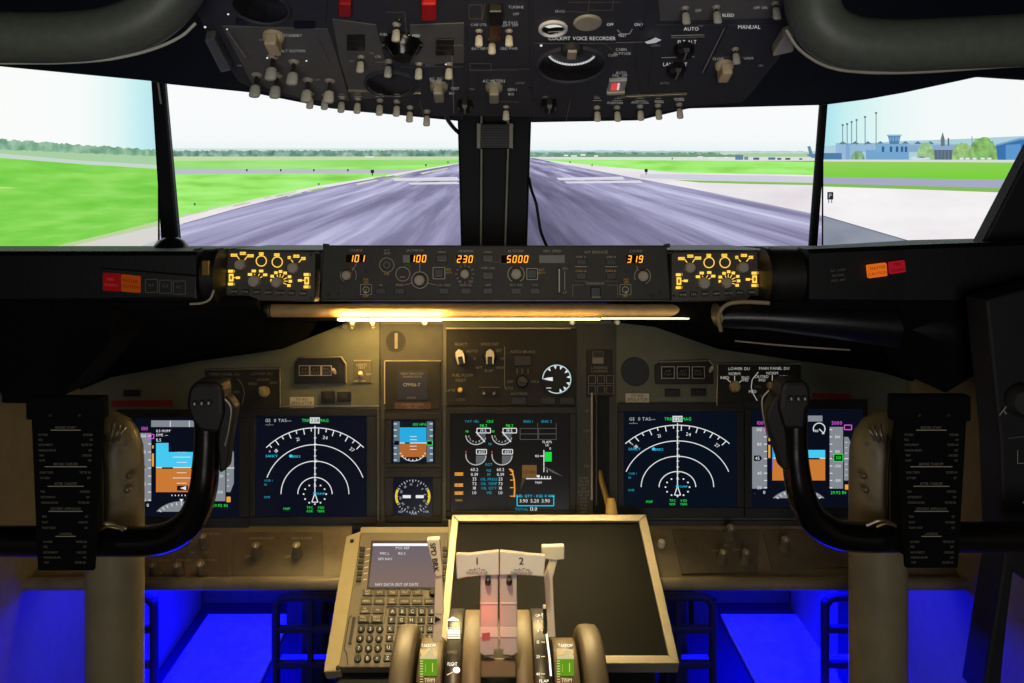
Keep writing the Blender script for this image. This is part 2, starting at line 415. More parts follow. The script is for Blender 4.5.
# centre
CX0, CX1 = 160.0, 821.5
class DrawC(Draw):
    def poly(s, pts, m):                                    # trimmed to the width of the panel
        for lim, sg in ((CX0, 1), (CX1, -1)):
            out = []
            for (x0, y0), (x1, y1) in zip(pts, pts[1:] + pts[:1]):
                a, b = (x0 - lim) * sg >= 0, (x1 - lim) * sg >= 0
                if a: out.append((x0, y0))
                if a != b: t = (lim - x0) / (x1 - x0); out.append((lim, y0 + (y1 - y0) * t))
            pts = out
        return Draw.poly(s, pts, m) if len(pts) > 2 else s
def pic(pl, root, name, k, fn, label=None):
    d = (DrawC if pl is SC else Draw)(pl, .0002 + k * .0002, .00003); fn(d); return d.build(name, root, label)
r = screen(SC, 163, 818.5, 'wide centre display showing the runway ahead, behind the glareshield')
def runway_mat(name, pl, root, vx, vy, cols, ks=3.2):
    """tyre streaks that run to the vanishing point of the displayed runway"""
    m = bpy.data.materials.new(name); m.use_nodes = True; nt = m.node_tree; nt.nodes.clear(); N = nt.nodes.new; lk = nt.links.new
    v = pl.pt(vx, vy) - root.location
    e = N('ShaderNodeEmission'); o = N('ShaderNodeOutputMaterial'); tc = N('ShaderNodeTexCoord'); sp = N('ShaderNodeSeparateXYZ'); lk(tc.outputs['Object'], sp.inputs[0])
    def M(op, a, b):
        n = N('ShaderNodeMath'); n.operation = op
        for k, q in enumerate((a, b)):
            if isinstance(q, (int, float)): n.inputs[k].default_value = q
            else: lk(q, n.inputs[k])
        return n.outputs[0]
    dx = M('SUBTRACT', sp.outputs[0], v.x); dz = M('MAXIMUM', M('SUBTRACT', v.z, sp.outputs[2]), .008)
    ang = M('DIVIDE', dx, dz); dist = M('DIVIDE', .06, dz)
    cb = N('ShaderNodeCombineXYZ'); lk(M('MULTIPLY', ang, ks), cb.inputs[0]); lk(M('MULTIPLY', dist, 1.6), cb.inputs[1])
    nz = N('ShaderNodeTexNoise'); nz.inputs['Scale'].default_value = 1.0; nz.inputs['Detail'].default_value = 5; nz.inputs['Roughness'].default_value = .62; lk(cb.outputs[0], nz.inputs['Vector'])
    mid = M('MULTIPLY', M('MAXIMUM', M('SUBTRACT', 1.0, M('MULTIPLY', M('ABSOLUTE', M('SUBTRACT', ang, .3), 0), .42)), 0), -.24)   # rubbered centre of the runway is darker
    rp = N('ShaderNodeValToRGB'); el = rp.color_ramp.elements
    el[0].position = .2; el[0].color = L3(cols[0]); el[1].position = .68; el[1].color = L3(cols[-1])
    for q, c in zip((.42, .55), cols[1:3]): x = el.new(q); x.color = L3(c)
    lk(M('ADD', nz.outputs['Fac'], mid), rp.inputs['Fac']); lk(rp.outputs['Color'], e.inputs['Color']); lk(e.outputs[0], o.inputs[0]); return m
zt, zb = SC.pt(496, 100).z - r.location.z, SC.pt(496, 156).z - r.location.z
pic(SC, r, 'sky', 0, lambda d: d.rect(122, 12, 860, 160, em_ramp('picture_sky_centre', 2, [(zb, (226, 242, 242)), (zb + (zt - zb) * .3, (247, 250, 251)), (zt, (250, 251, 252))])))
def f(d):
    d.poly(jag(500, 860, 150.5, 152, 159, 160, 1, 60), HILL); d.poly(jag(680, 860, 152, 152.5, 158, 159, 1, 40), em((196, 216, 206)))
    d.rect(122, 148.5, 500, 158, HAZE)
pic(SC, r, 'hills', 1, f)
def f(d):
    d.poly(jag(122, 500, 151.5, 151, 157.5, 157, 1.5, 240), TREE); d.poly(jag(500, 720, 152.5, 153, 157, 157.5, 1.0, 120), TREE)
    d.poly(jag(560, 735, 155, 155, 157.5, 158, 1.4, 80), em((112, 156, 122)))
    d.poly(jag(735, 860, 154, 154, 158, 158, 1.4, 50), em((172, 204, 168)))
pic(SC, r, 'tree_line', 2, f)
def f(d):
    d.rect(122, 156.5, 500, 162, em((196, 220, 172))); d.rect(500, 157, 860, 161, em((222, 226, 218)))
    d.poly([(122, 161), (470, 159.5), (470, 166), (122, 172)], GRASSD); d.poly([(122, 172), (470, 164), (470, 256), (122, 256)], GRASS)
    d.poly([(520, 159), (860, 162), (860, 256), (520, 256)], GRASS)
pic(SC, r, 'grass_field', 3, f)
pic(SC, r, 'taxiway', 4, lambda d: d.poly([(122, 168.5), (300, 169), (420, 169.5), (395, 173.5), (300, 173.5), (122, 174.5)], TAXI), 'left taxiway on the screen')
pic(SC, r, 'taxiway', 5.6, lambda d: d.poly([(640, 174), (700, 174.5), (860, 177.5), (860, 183), (740, 181.5), (640, 178)], em((208, 208, 222))), 'right taxiway on the screen')
def f(d):
    d.poly([(120, 236), (177, 218.5), (250, 200), (320, 185.5), (390, 174.5), (455, 163.5), (480, 159), (480, 256), (120, 256)], CONC)
    d.poly([(545, 160), (600, 166), (677, 172.5), (860, 176), (860, 256), (545, 256)], CONC)
    d.poly([(672, 179.8), (760, 181.8), (860, 183.5), (860, 186), (760, 184.2), (700, 182.6)], em((140, 190, 90)))
    rnd = random.Random(9)
    for i in range(26):
        t = rnd.random(); x = 180 + 250 * t; y = 217.5 - 46 * t ** .92 - rnd.uniform(0, 3.5); w = rnd.uniform(6, 22)
        d.poly([(x, y), (x + w, y - w * .2), (x + w * 1.1, y - w * .2 + .7), (x + 3, y + .9)], em(rnd.choice(((200, 210, 180), (150, 190, 110), (222, 220, 214)))))
pic(SC, r, 'concrete_shoulder', 5, f)
VX, VY = 496.0, 150.0
RM = runway_mat('picture_runway', SC, r, VX, VY, ((86, 84, 108), (132, 128, 160), (174, 172, 206), (220, 219, 242)), 1.25)
def f(d):
    d.poly([(120, 241), (183, 223.5), (240, 207.5), (300, 192.5), (350, 183), (450, 165.5), (480, 158.8), (513, 157.5), (534, 158), (560, 163.5), (632, 177.5), (712, 192.5), (812, 213.5), (860, 224), (860, 300), (120, 300)], RM)
    for a, b, y, hh in ((392, 457, 177.5, 3.6), (408, 457, 182.2, 2.4), (556, 622, 177.2, 3.0), (564, 640, 181, 2.4)):
        d.poly([(a, y + .6), (b, y - .6), (b + 3, y - .6 + hh), (a + 3, y + hh)], em((220, 218, 230)))
    d.path([(183, 224), (240, 208), (300, 193), (350, 183.5), (450, 166)], .7, em((128, 124, 150)))
pic(SC, r, 'runway', 6, f)
def f(d):
    for x, y, s in ((247, 170, 1.3), (281, 170, 1.3), (314, 170, 1.3), (348, 170, 1.3), (372.5, 171.5, 2.6), (319, 184, 1.1), (195, 204, 1.3), (426, 165, 1.2), (448, 162, 1), (570, 162, 1), (592, 165, 1), (646, 170.5, 2.4), (672, 158.5, .9)):
        d.crect(x, y, s * 1.3, s * 1.3, em((34, 40, 46))); d.crect(x, y + s, s * .4, s * 1.2, em((50, 54, 56)))
pic(SC, r, 'runway_lights', 8, f)
def f(d):
    for x, y, w, h in ((566, 155.5, 4, 1.4), (574, 156, 6, 1.4), (583, 155, 5, 1.6), (596, 156, 4, 1.4), (700, 157, 5, 1.2), (712, 158, 6, 1.4), (726, 157.5, 4, 1.2)): d.crect(x, y, w, h, em((236, 240, 240)))
    for x, w, h, c in ((735, 8, 5, (100, 132, 160)), (744, 4, 3, (110, 140, 160)), (753, 6, 2.2, (80, 100, 130)), (768, 7, 2.4, (96, 120, 150)), (777, 4, 1.8, (70, 84, 104)), (785, 5, 1.8, (60, 76, 100)), (799, 3, 1.6, (90, 100, 110))):
        d.rect(x, 159.8 - h, x + w, 159.8, em(c))
    d.rect(365, 156.3, 374, 157.4, em((232, 240, 238)))
pic(SC, r, 'distant_buildings', 9, f)
pic(SC, r, 'airliner', 10, lambda d: (d.poly([(807, 146.5), (810, 146), (812.5, 154), (826, 155), (826, 158), (812, 158), (806, 155), (809, 154)], em((104, 134, 170))), d.rect(817, 158, 824, 160, em((60, 80, 110)))))
# left
r = screen(SL, -90, 154, 'left display tilted inward showing bright grass and a far tree line')
X = lambda pl, px: pl.pt(px, 150).x - r.location.x
pic(SL, r, 'sky', 0, lambda d: d.rect(-88, 12, 157.5, 170, em_ramp('picture_sky_left', 0, [(X(SL, -80), (252, 252, 251)), (X(SL, 80), (248, 252, 250)), (X(SL, 118), (226, 246, 246)), (X(SL, 140), (198, 238, 242)), (X(SL, 158), (184, 226, 236))])))
pic(SL, r, 'hills', 1, lambda d: d.poly([(-88, 133), (60, 145), (157.5, 150), (157.5, 160), (-88, 156)], em((216, 238, 226))))
pic(SL, r, 'tree_line', 2, lambda d: d.poly(jag(-88, 157.5, 134.5, 151, 156, 157, 2.2, 110), em_noise('picture_trees_left', [(104, 150, 122), (134, 176, 146), (160, 198, 172)], (1, 1, 1), 40)))
def grass_mat(name, root, e0, e1):
    m = em_noise(name, [(112, 200, 66), (132, 212, 84), (152, 224, 104)], (1.1, 1, 9), 5, 1.0, 8)
    return m
def f(d):
    d.poly(jag(-88, 157.5, 146, 157, 270, 270, 1.2, 90), em((168, 208, 164)))
    d.poly([(-88, 151), (0, 157), (80, 163), (157.5, 168), (157.5, 300), (-88, 300)], grass_mat('picture_grass_left', r, 0, 0))
    d.poly([(-20, 186), (8, 187), (18, 188), (0, 188.6), (-30, 188)], em((190, 226, 130)))
pic(SL, r, 'grass_field', 3, f)
pic(SL, r, 'taxiway', 4, lambda d: d.poly([(-88, 147.5), (0, 153.4), (80, 160.5), (157.5, 165), (157.5, 168.8), (80, 164), (0, 157.8), (-88, 151)], em((198, 216, 206))))
pic(SL, r, 'concrete_shoulder', 5, lambda d: (d.poly([(36, 254), (60, 245), (110, 233), (157.5, 221), (157.5, 300), (20, 300)], em((190, 212, 160))), d.poly([(52, 254), (72, 246), (112, 236.5), (157.5, 226), (157.5, 300), (30, 300)], em((216, 214, 208))), d.poly([(120, 300), (140, 246), (157.5, 240), (157.5, 300)], em((196, 194, 206)))))
# right
r = screen(SR, 828, 1100, 'right display tilted inward showing the control tower, hangars and white apron')
X = lambda pl, px: pl.pt(px, 150).x - r.location.x
pic(SR, r, 'sky', 0, lambda d: d.rect(824, 12, 1098, 170, em_ramp('picture_sky_right', 0, [(X(SR, 823), (170, 226, 238)), (X(SR, 845), (200, 240, 242)), (X(SR, 885), (228, 247, 244)), (X(SR, 930), (244, 249, 250)), (X(SR, 1100), (248, 248, 247))])))
pic(SR, r, 'hills', 1, lambda d: d.poly([(824, 146), (900, 141), (960, 139), (1024, 136), (1098, 133), (1098, 165), (824, 165)], em((172, 208, 222))))
def f(d):
    B1, B2, B3, B4 = em((128, 170, 208)), em((108, 152, 190)), em((150, 186, 216)), em((84, 122, 160))
    d.poly([(836, 143), (960, 144), (962, 152), (836, 152)], B3)
    for i in range(8):
        x = 843 + i * 12.5; d.poly([(x - 4, 144), (x, 141), (x + 4, 144)], B4)
    d.poly([(836, 144), (858, 144), (858, 160), (836, 160)], B3); d.poly([(846, 144), (850, 144), (850, 160), (846, 160)], B1)
    d.rect(906, 145.5, 960, 152, em((140, 170, 204))); d.rect(932, 150, 956, 160, em((88, 108, 130)))
    for i in range(6): d.rect(934 + i * 3.6, 151, 935 + i * 3.6, 160, em((116, 130, 140)))
    d.rect(824, 153, 842, 160, em((80, 128, 170)))
    d.rect(948, 138, 949.5, 146, em((96, 104, 110))); d.poly([(941, 139), (943, 132), (945, 139), (945, 146), (941, 146)], em((110, 120, 128)))
pic(SR, r, 'hangar_row', 2, f)
def f(d):
    B1, B2 = em((116, 166, 206)), em((98, 146, 190))
    d.rect(866, 150, 909, 161, B1); d.rect(876, 143.5, 908, 152, em((124, 172, 210)))
    d.poly([(888, 135.5), (901, 135.5), (899.5, 142), (899, 144), (890, 144), (889.5, 142)], em((86, 128, 168))); d.rect(887, 134.6, 902, 136, em((150, 190, 216)))
    for x in (889.5, 892.5, 895.5, 898): d.rect(x, 137, x + 1.8, 141, em((120, 168, 204)))
    for x in (882, 890, 896, 901, 905): d.rect(x, 146.5, x + 2.6, 152, em((58, 96, 140)))
pic(SR, r, 'control_tower', 3, f)
pic(SR, r, 'hangar', 4, lambda d: (d.poly([(996, 145), (1020, 138.5), (1098, 134), (1098, 160), (996, 160)], em((60, 116, 176))), d.poly([(1006, 145), (1021, 144), (1021, 160), (1006, 160)], em((96, 152, 206))), d.poly([(996, 144.5), (1020, 138), (1098, 133), (1098, 135), (1020, 140), (996, 146)], em((120, 160, 196)))))
for (a, b, pk, am, c) in ((952, 975, 144, 3, (150, 190, 120)), (968, 998, 139, 3, (132, 180, 104)), (851, 865, 152, 2, (130, 172, 130)), (917, 935, 144, 3, (156, 196, 140))):
    n_ = 18; top = [(a + (b - a) * q / n_, 160 - (160 - pk) * math.sqrt(max(0, 1 - (2 * q / n_ - 1) ** 2)) ** .8 - random.random() * am * (0 < q < n_)) for q in range(n_ + 1)]
    pic(SR, r, 'tree', 5, lambda d: d.poly(top, em_noise('picture_tree_%d' % a, [tuple(int(v * .82) for v in c), c, tuple(min(255, int(v * 1.16)) for v in c)], (1, 1, 1), 60)))
def f(d):
    for x, y in ((843, 125), (847.5, 124), (852, 122), (857, 120), (865.5, 117), (876.5, 113)):
        d.rect(x - .45, y, x + .45, 145, em((120, 140, 150))); d.crect(x, y, 2.2, 1.6, em((90, 100, 108)))
    d.rect(972.2, 136, 972.8, 150, em((100, 120, 126)))
pic(SR, r, 'floodlight_masts', 6, f)
pic(SR, r, 'light_aircraft', 7, lambda d: (d.poly([(911, 157.5), (916, 156), (917, 158), (930, 157.5), (931, 159), (922, 160), (912, 159.5)], em((206, 224, 236))), d.rect(920, 156.4, 925, 158, em((120, 140, 160))), d.rect(936, 157, 944, 160, em((90, 112, 136)))))
def f(d):
    for x in (962, 968, 975, 983, 990): d.crect(x, 158.6, 4, 1.8, em((226, 234, 236)))
pic(SR, r, 'parked_cars', 8, f)
def f(d):
    d.poly([(824, 159.5), (1098, 160), (1098, 163.5), (824, 162)], em((214, 222, 214)))
    g = em_ramp('picture_grass_right', 2, [(SR.pt(900, 178).z - r.location.z, (122, 208, 62)), (SR.pt(900, 161).z - r.location.z, (150, 206, 92))])
    d.poly([(824, 161.5), (1098, 163), (1098, 182), (824, 177)], g)
    d.poly([(824, 183.5), (1098, 190), (1098, 196), (824, 186.5)], em((134, 186, 92)))
pic(SR, r, 'grass_field', 9, f)
pic(SR, r, 'taxiway', 10, lambda d: d.poly([(824, 177), (1098, 181.5), (1098, 190.5), (824, 183.5)], em((166, 170, 196))))
pic(SR, r, 'concrete_apron', 11, lambda d: d.poly([(824, 186.5), (920, 189.5), (1098, 196), (1098, 300), (824, 300)], em_noise('picture_apron', [(236, 230, 234), (247, 246, 246)], (1, 1, 4), 4)))
pic(SR, r, 'runway', 12, lambda d: (d.poly([(824, 216.5), (870, 229), (920, 244), (1000, 268), (1000, 300), (824, 300)], em_noise('picture_runway_right', [(128, 134, 150), (150, 156, 170)], (1, 1, 3), 5)), d.line(824, 216, 920, 244, 1, em((110, 114, 130)))))
pic(SR, r, 'runway_sign', 13, lambda d: (d.rect(828, 192, 834, 199.5, em((34, 40, 52))), d.rect(829, 199.5, 829.8, 203, em((40, 46, 56))), d.rect(832, 199.5, 832.8, 203, em((40, 46, 56))), d.text(831, 195.6, 4.2, 'P', em((190, 196, 204)))))

# ================================================================== OVERHEAD RAILS, PILLAR HARDWARE, CABLES
def rail(pts, Y, r, label, piping):
    pp = smooth_path([P(x, y, Y) for x, y in pts], 8)
    root = thing('padded_rail', pp[len(pp) // 2], label, 'rail')
    mb = MB(); mb.tube(pp, r, RAIL, 24); mb.build('padding', root)
    mb = MB(); q = smooth_path([P(x, y, Y - .002) for x, y in piping], 8); mb.tube(q, .0016, LGREY if piping[0][0] < 300 else KGREY, 8); mb.build('piping', root)
    mb = MB(); mb.tube([pp[0] + Vector((0, .02, .01)), pp[0] + Vector((0, .09, .03))], .006, DKMET, 10); mb.build('mounting_stud', root)
rail([(-260, 46), (-70, 39), (0, 38), (60, 38), (110, 33), (152, 16), (180, -14), (195, -50)], .75, .0245, 'left padded grey green rail curving over the left screen', [(-260, 69), (-70, 63), (0, 63), (60, 62.5), (110, 59), (150, 50), (180, 37), (196, 23)])
rail([(811, -60), (811, -6), (820, 24), (846, 41), (890, 46), (950, 44), (1030, 40), (1100, 37), (1290, 30)], .75, .0252, 'right padded dark rail bending down beside the overhead panel then outward', [(786, 30), (800, 50), (826, 66), (860, 72), (920, 72), (1024, 65), (1100, 62), (1290, 55)])
# hung bracket and rods on the centre pillar
b = P(495, 146, 1.46)
root = thing('pillar_bracket', b, 'small black ribbed bracket on twin rods down the centre pillar', 'bracket')
mb = MB()
PLP = Plane(P(495, 130, 1.475), (1, 0, 0), (0, 0, 1))
PLP.rect(mb, 480, 124, 510, 149, 0, .012, BLACK, .002)
for i in range(9): PLP.rect(mb, 481.5, 126 + i * 2.5, 508.5, 127 + i * 2.5, .012, .0135, CHAR)
mb.build('bracket_body', root)
for x in (479, 511):
    mb = MB(); PLP.prism(mb, [(x - 2, 123.5), (x + 2, 124.5), (x + 1.6, 149), (x - 2, 148.5)], 0, .016, KGREY, .001); mb.build('side_clip', root)
for x0, x1 in ((481.5, 481), (508, 505)):
    mb = MB(); mb.tube([P(x0, 112, 1.472), P(x0, 150, 1.472), P(x1, 250, 1.472)], .0019, KGREY, 8); mb.build('rod', root)
def cable(pts, r, label, Ys):
    mb = MB(); mb.tube(smooth_path([P(x, y, Y) for (x, y), Y in zip(pts, Ys)], 7), r, RUBBER, 8); mb.build('cable', None, label, 'cable')
cable([(529, 178), (531.5, 190), (536, 203), (538.5, 218), (541, 232), (547, 247)], .0028, 'thin black cable hanging right of the centre pillar', [1.49, 1.47, 1.46, 1.46, 1.46, 1.47])
cable([(443, 88), (444, 104), (447, 118), (453, 127), (460, 134)], .0036, 'short dark cable looping from overhead panel to centre pillar', [1.0, 1.1, 1.3, 1.45, 1.51])
root = thing('post_lamp', P(171, 250, 1.40), 'dark green dome fitting at the foot of the left window post', 'lamp')
mb = MB(); cc = P(171, 252, 1.40); mb.lathe(cc, (0, 0, 1), [(.030, 0), (.030, .006), (.028, .012), (.022, .020), (.012, .0255), (.0, .027)], mat('dark_green_gloss', (22, 40, 36), .3), 24); mb.build('dome', root)
mb = MB(); mb.lathe(cc - Vector((0, 0, .006)), (0, 0, 1), [(.034, 0), (.034, .006)], BLACK, 24); mb.build('base', root)
# ================================================================== GLARESHIELD
root = thing('glareshield', (0, 1.35, .86), 'long black glareshield running across the cockpit under the outside screens', 'glareshield')
def xsec(name, stations, m, bev=0, label=None):
    mb = MB(); mb.loft(stations, m, False, True); mb.add(stations[0], [list(range(len(stations[0])))[::-1]], m); mb.add(stations[-1], [list(range(len(stations[-1])))], m)
    return mb.build(name, root, label)
def Zp(py, Y): return EYE - (py - CY) / F * Y
def sec(x, yf, pt, pb, yr=1.52, pr=246):
    zt, zb, zr = Zp(pt, yf), Zp(pb, yf), Zp(pr, yr); e = .006
    return [Vector((x, yf + e, zt)), Vector((x, yf, zt - e)), Vector((x, yf, zb + e)), Vector((x, yf + e, zb)), Vector((x, yr, zb)), Vector((x, yr, zr))]
xsec('left_wing', [sec(-.95, 1.15, 251, 302), sec(-.70, 1.165, 251.5, 303), sec(-.442, 1.18, 251.5, 301)], VINYL)
xsec('right_wing', [sec(.462, 1.18, 249.5, 303), sec(.60, 1.175, 245.5, 304), sec(.79, 1.16, 240.5, 304, 1.52, 240), sec(.95, 1.14, 238, 302, 1.52, 238)], VINYL)
mb = MB(); mb.prism([Vector((-.445, 1.30, Zp(250, 1.30))), Vector((-.445, 1.55, Zp(245, 1.55))), Vector((-.445, 1.55, .90)), Vector((-.445, 1.30, .90))], (.90, 0, 0), mat('top_pad', (38, 42, 48), .5, bump=.2, scale=200), .004); mb.build('top_deck', root)
def under(name, LB, UB, m):
    st_ = []
    for (a, b) in zip(LB, UB):
        p, q = P(*a), P(*b); mid = (p + q) / 2 + Vector((0, .035, .015))
        st_.append([p, (p + mid) / 2 + Vector((0, .008, 0)), mid, q, Vector((q.x, 1.5, .885)), Vector((p.x, max(p.y + .02, 1.2), max(p.z, .885)))])
    mb = MB(); mb.loft(st_, m, True, True); return mb.build(name, root)
under('underside_pad', [(-80, 303, 1.16), (60, 303, 1.17), (140, 303, 1.18), (205, 303, 1.2), (256, 304, 1.24), (261, 320.5, 1.40), (338, 321, 1.43)],
      [(-80, 408, 1.38), (60, 398, 1.41), (112, 377, 1.42), (200, 361, 1.43), (250, 354, 1.43), (282, 349, 1.43), (346, 323, 1.445)], MATTE)
under('underside_pad', [(640, 319, 1.42), (690, 322, 1.38), (722, 331, 1.30), (770, 306, 1.2), (870, 304, 1.18), (1050, 303, 1.16)],
      [(612, 322, 1.455), (655, 327, 1.445), (718, 349, 1.43), (800, 361, 1.43), (880, 372, 1.42), (960, 396, 1.40)], MATTE)
mb = MB(); mb.prism([P(x, y, 1.19) for x, y in [(-80, 296), (112, 296), (112, 340), (60, 398), (24, 404), (-80, 402)]], (0, .12, 0), MATTE, .004); mb.build('side_gusset', root)
mb = MB(); mb.prism([P(x, y, 1.19) for x, y in [(900, 296), (1090, 286), (1055, 292), (986, 303), (979, 374), (946, 394), (905, 350)]], (0, .12, 0), MATTE, .004); mb.build('side_gusset', root)
# under-lip duct on the right with its pale edge
mb = MB(); rows = []
for (x, yt, yb, Y) in ((722, 306, 330, 1.24), (735, 304, 331, 1.235), (770, 304, 333, 1.225), (860, 305, 345, 1.2), (960, 306, 360, 1.19)):
    c = P(x, (yt + yb) / 2, Y); hh = (yb - yt) / 2 * Y / F
    rows.append([c + Vector((0, .03 - math.cos(a) * .035, math.sin(a) * hh)) for a in [2 * PI * k / 16 for k in range(16)]])
mb.loft(rows, mat('satin_black_vinyl', (20, 20, 26), .35), True, True); mb.add(rows[0], [list(range(16))], mat('satin_black_vinyl', (20, 20, 26)))
mb.build('air_duct', root)
mb = MB(); mb.tube(smooth_path([P(770, 303, 1.20), P(748, 302, 1.215), (P(730, 303.5, 1.225)), P(721, 310, 1.225), P(719, 320, 1.23), P(721, 331, 1.235)], 6), .0032, BEIGE, 10)
mb.build('edge_trim', root)
mb = MB(); mb.tube(smooth_path([P(735, 341, 1.25), P(790, 346, 1.24), P(850, 350, 1.24)], 5), .0014, KGREY, 8); mb.build('seam_trim', root)
# joints between the wings and the control panels
for x0, x1 in ((196, 222), (763, 805)):
    mb = MB(); a, b = P(x0, 275, 1.23), P(x1, 275, 1.23)
    mb.tube([a, b], .041, mat('satin_dark_joint', (30, 28, 24), .5, spec=.4), 24, 1.0); mb.build('joint_sleeve', root)
    for x in (x0 + 3, x1 - 3):
        mb = MB(); c = P(x, 275, 1.23); mb.tube([c - Vector((.003, 0, 0)), c + Vector((.003, 0, 0))], .0425, BLACK, 24); mb.build('joint_collar', root)
mb = MB(); mb.box(P(206, 268, 1.186), (.011, .006, .022), BRASS, bev=.001); mb.build('brass_glint', root)  # brass block stands in for a gold reflection on the joint
mb = MB(); mb.tube(smooth_path([P(190, 304, 1.175), P(202, 303, 1.175), P(210, 299, 1.175), P(214, 290, 1.175)], 5), .0018, KGREY, 8); mb.build('wire_clip', root)
# warning lights
GL_L = Plane(P(120, 282, 1.170), (1, 0.02, 0), (0, 0, 1)); GL_R = Plane(P(886, 270, 1.17), (1, -.06, 0), (0, 0, 1))
def warn(name, pl, pts, col, lines, label, tc, st_=.6):
    mb = MB(); pl.prism(mb, pts, -.002, .006, em(col, st_) if col[0] else BLACK, .0012); o = mb.build(name, root, label)
    d = Draw(pl, .0065); cx = sum(p[0] for p in pts) / 4; cy = sum(p[1] for p in pts) / 4
    for i, t in enumerate(lines): d.text(cx, cy - 3 + i * 5.6, 3.0, t, tc, rot=math.degrees(math.atan2(pts[1][1] - pts[0][1], pts[1][0] - pts[0][0])))
    d.build('legend', o)
warn('warning_light', GL_L, [(104.5, 272.5), (121, 273.5), (121, 291), (104.5, 290)], (128, 14, 18), ['FIRE', 'WARN'], 'red lit left light', em((170, 50, 50), .6))
warn('caution_light', GL_L, [(122.5, 274), (141, 276), (141, 292.5), (122.5, 291)], (150, 62, 12), ['MASTER', 'CAUTION'], 'amber lit left light', em((60, 22, 8), .8))
warn('caution_light', GL_R, [(866, 265), (885, 262.5), (886, 275.5), (867.5, 278)], (232, 110, 26), ['MASTER', 'CAUTION'], 'bright amber light on the right', em((110, 40, 10), .8), .8)
warn('warning_light', GL_R, [(888, 262), (903, 260), (904.5, 271.5), (889, 274)], (178, 26, 40), ['FIRE', 'WARN'], 'red light on the right', em((90, 10, 20), .6))
mb = MB(); GL_L.prism(mb, [(101, 268), (196, 276), (196, 298), (101, 294)], -.003, .001, BLACK, .001); mb.build('light_surround', root)
d = Draw(GL_L, .002)
for x in (152, 166, 180):
    d.outline(x - 6, 279 + (x - 150) * .06, x + 6, 292 + (x - 150) * .06, .5, LEGD); d.text(x, 285 + (x - 150) * .06, 2.4, 'FLT', LEGD)
d.build('unlit_legend', root)
d = Draw(GL_R, .0015)
for i in range(3):
    d.text(838, 270 + i * 5, 2.2, ['FLT CONT', 'IRS FUEL', 'ELEC APU'][i], LEGD, rot=-6)
d.build('unlit_legend', root)

# ================================================================== MODE CONTROL PANEL
MP = plane2(246, 1.272, 301, 1.264)
root = thing('mode_control_panel', MP.pt(495, 301), 'wide black autopilot panel with orange digits, centred on the glareshield', 'control panel')
mb = MB(); MP.prism(mb, [(323, 245.5), (667, 245.5), (671, 301), (320, 301)], -.025, 0, mat('panel_black', (52, 51, 49), .55, spec=.3), .002); mb.build('housing', root)
mb = MB(); MP.rect(mb, 322, 299.3, 669, 301.4, -.002, .004, DKMET, .0008); mb.build('lower_rail', root)
mb = MB()
for x in (325, 668): MP.rect(mb, x - 2, 243.6, x + 2, 247.5, -.02, .002, BLACK, .001)
mb.build('top_lug', root)
d = Draw(MP, .0006)
for x, y, t, h in ((356, 250.3, 'COURSE', 2.4), (387, 250.3, 'A/T', 2.2), (387, 253.4, 'ARM', 2.2), (415, 250.4, 'IAS/MACH', 2.5), (442, 252, 'VNAV', 2), (466, 251, 'HEADING', 2.4), (488, 252, 'LNAV', 2), (515.5, 251, 'ALTITUDE', 2.4), (552, 251, 'VERT SPEED', 2.4), (596, 252, 'A/P ENGAGE', 2.8), (581, 257, 'CMD A', 2.2), (611, 257, 'CMD B', 2.2), (636, 251, 'COURSE', 2.4)):
    d.text(x, y, h, t, LEG)
for x, y, t in ((387, 274, 'OFF'), (366, 279.5, 'F/D'), (366, 282.4, 'ON'), (366, 296, 'OFF'), (381, 285, 'N1'), (400, 285, 'SPEED'), (444, 285, 'LVL CHG'), (466, 285, 'HDG SEL'), (488, 285, 'APP'), (488, 268, 'VOR LOC'), (516, 285, 'ALT HLD'), (535, 285, 'V/S'), (459.5, 281.5, '10'), (471.5, 281.5, '30'), (626, 279.5, 'F/D'), (626, 282.4, 'ON'), (625, 296, 'OFF'), (448.5, 269.5, 'SPD'), (448.5, 272.8, 'INTV'), (541.5, 269.5, 'ALT'), (541.5, 272.8, 'INTV'), (565, 268.5, 'DN'), (565, 292.5, 'UP'), (581, 271, 'CWS A'), (610.5, 271, 'CWS B')):
    d.text(x, y, 2.2, t, AMBX if t in ('OFF', 'ON', 'F/D', 'SPD', 'INTV', 'ALT', 'CWS A', 'CWS B') else LEG)
d.text(595, 283.3, 2.4, 'DISENGAGE', LEG)
d.path([(572.5, 297), (572.5, 285), (583, 285)], .6, LEGD); d.path([(607, 285), (617.5, 285), (617.5, 297)], .6, LEGD)
d.line(488, 262, 500, 262, .5, LEGD)
for x in (581, 611):
    d.line(x - 6, 266.6, x + 6, 266.6, .7, LEG); d.line(x - 6, 281, x + 6, 281, .5, LEGD)
d.line(352, 271, 357, 263.5, .6, LEG); d.arc(347.6, 275.2, 9, 9, -30, 60, .5, LEG); d.arc(347.6, 275.2, 7, 7, 150, 250, .5, LEG)
d.arc(387, 265, 7.2, 7.2, 0, 360, .6, LEG); d.arc(387, 265, 3, 3, 0, 360, .7, LEGD); d.arc(403, 274, 7, 7, 0, 360, .7, LEG); d.line(400, 277, 405, 277, .8, LEG); d.arc(407.5, 267, 2.6, 2.2, 0, 360, .5, LEGD)
d.arc(420, 280, 8.2, 8.2, 0, 360, .8, LEG); d.line(420, 262.5, 420, 272, .6, LEG); d.line(405, 285, 412, 283, .5, LEG); d.line(428, 283, 436, 285, .5, LEG)
d.outline(433.2, 267.5, 445, 278.8, .8, LEG); d.outline(526.8, 268.5, 537.5, 279.5, .8, LEG)
d.ticks(465, 274, 9.5, 9.5, 0, 360, 13, 2, .6, LEG)
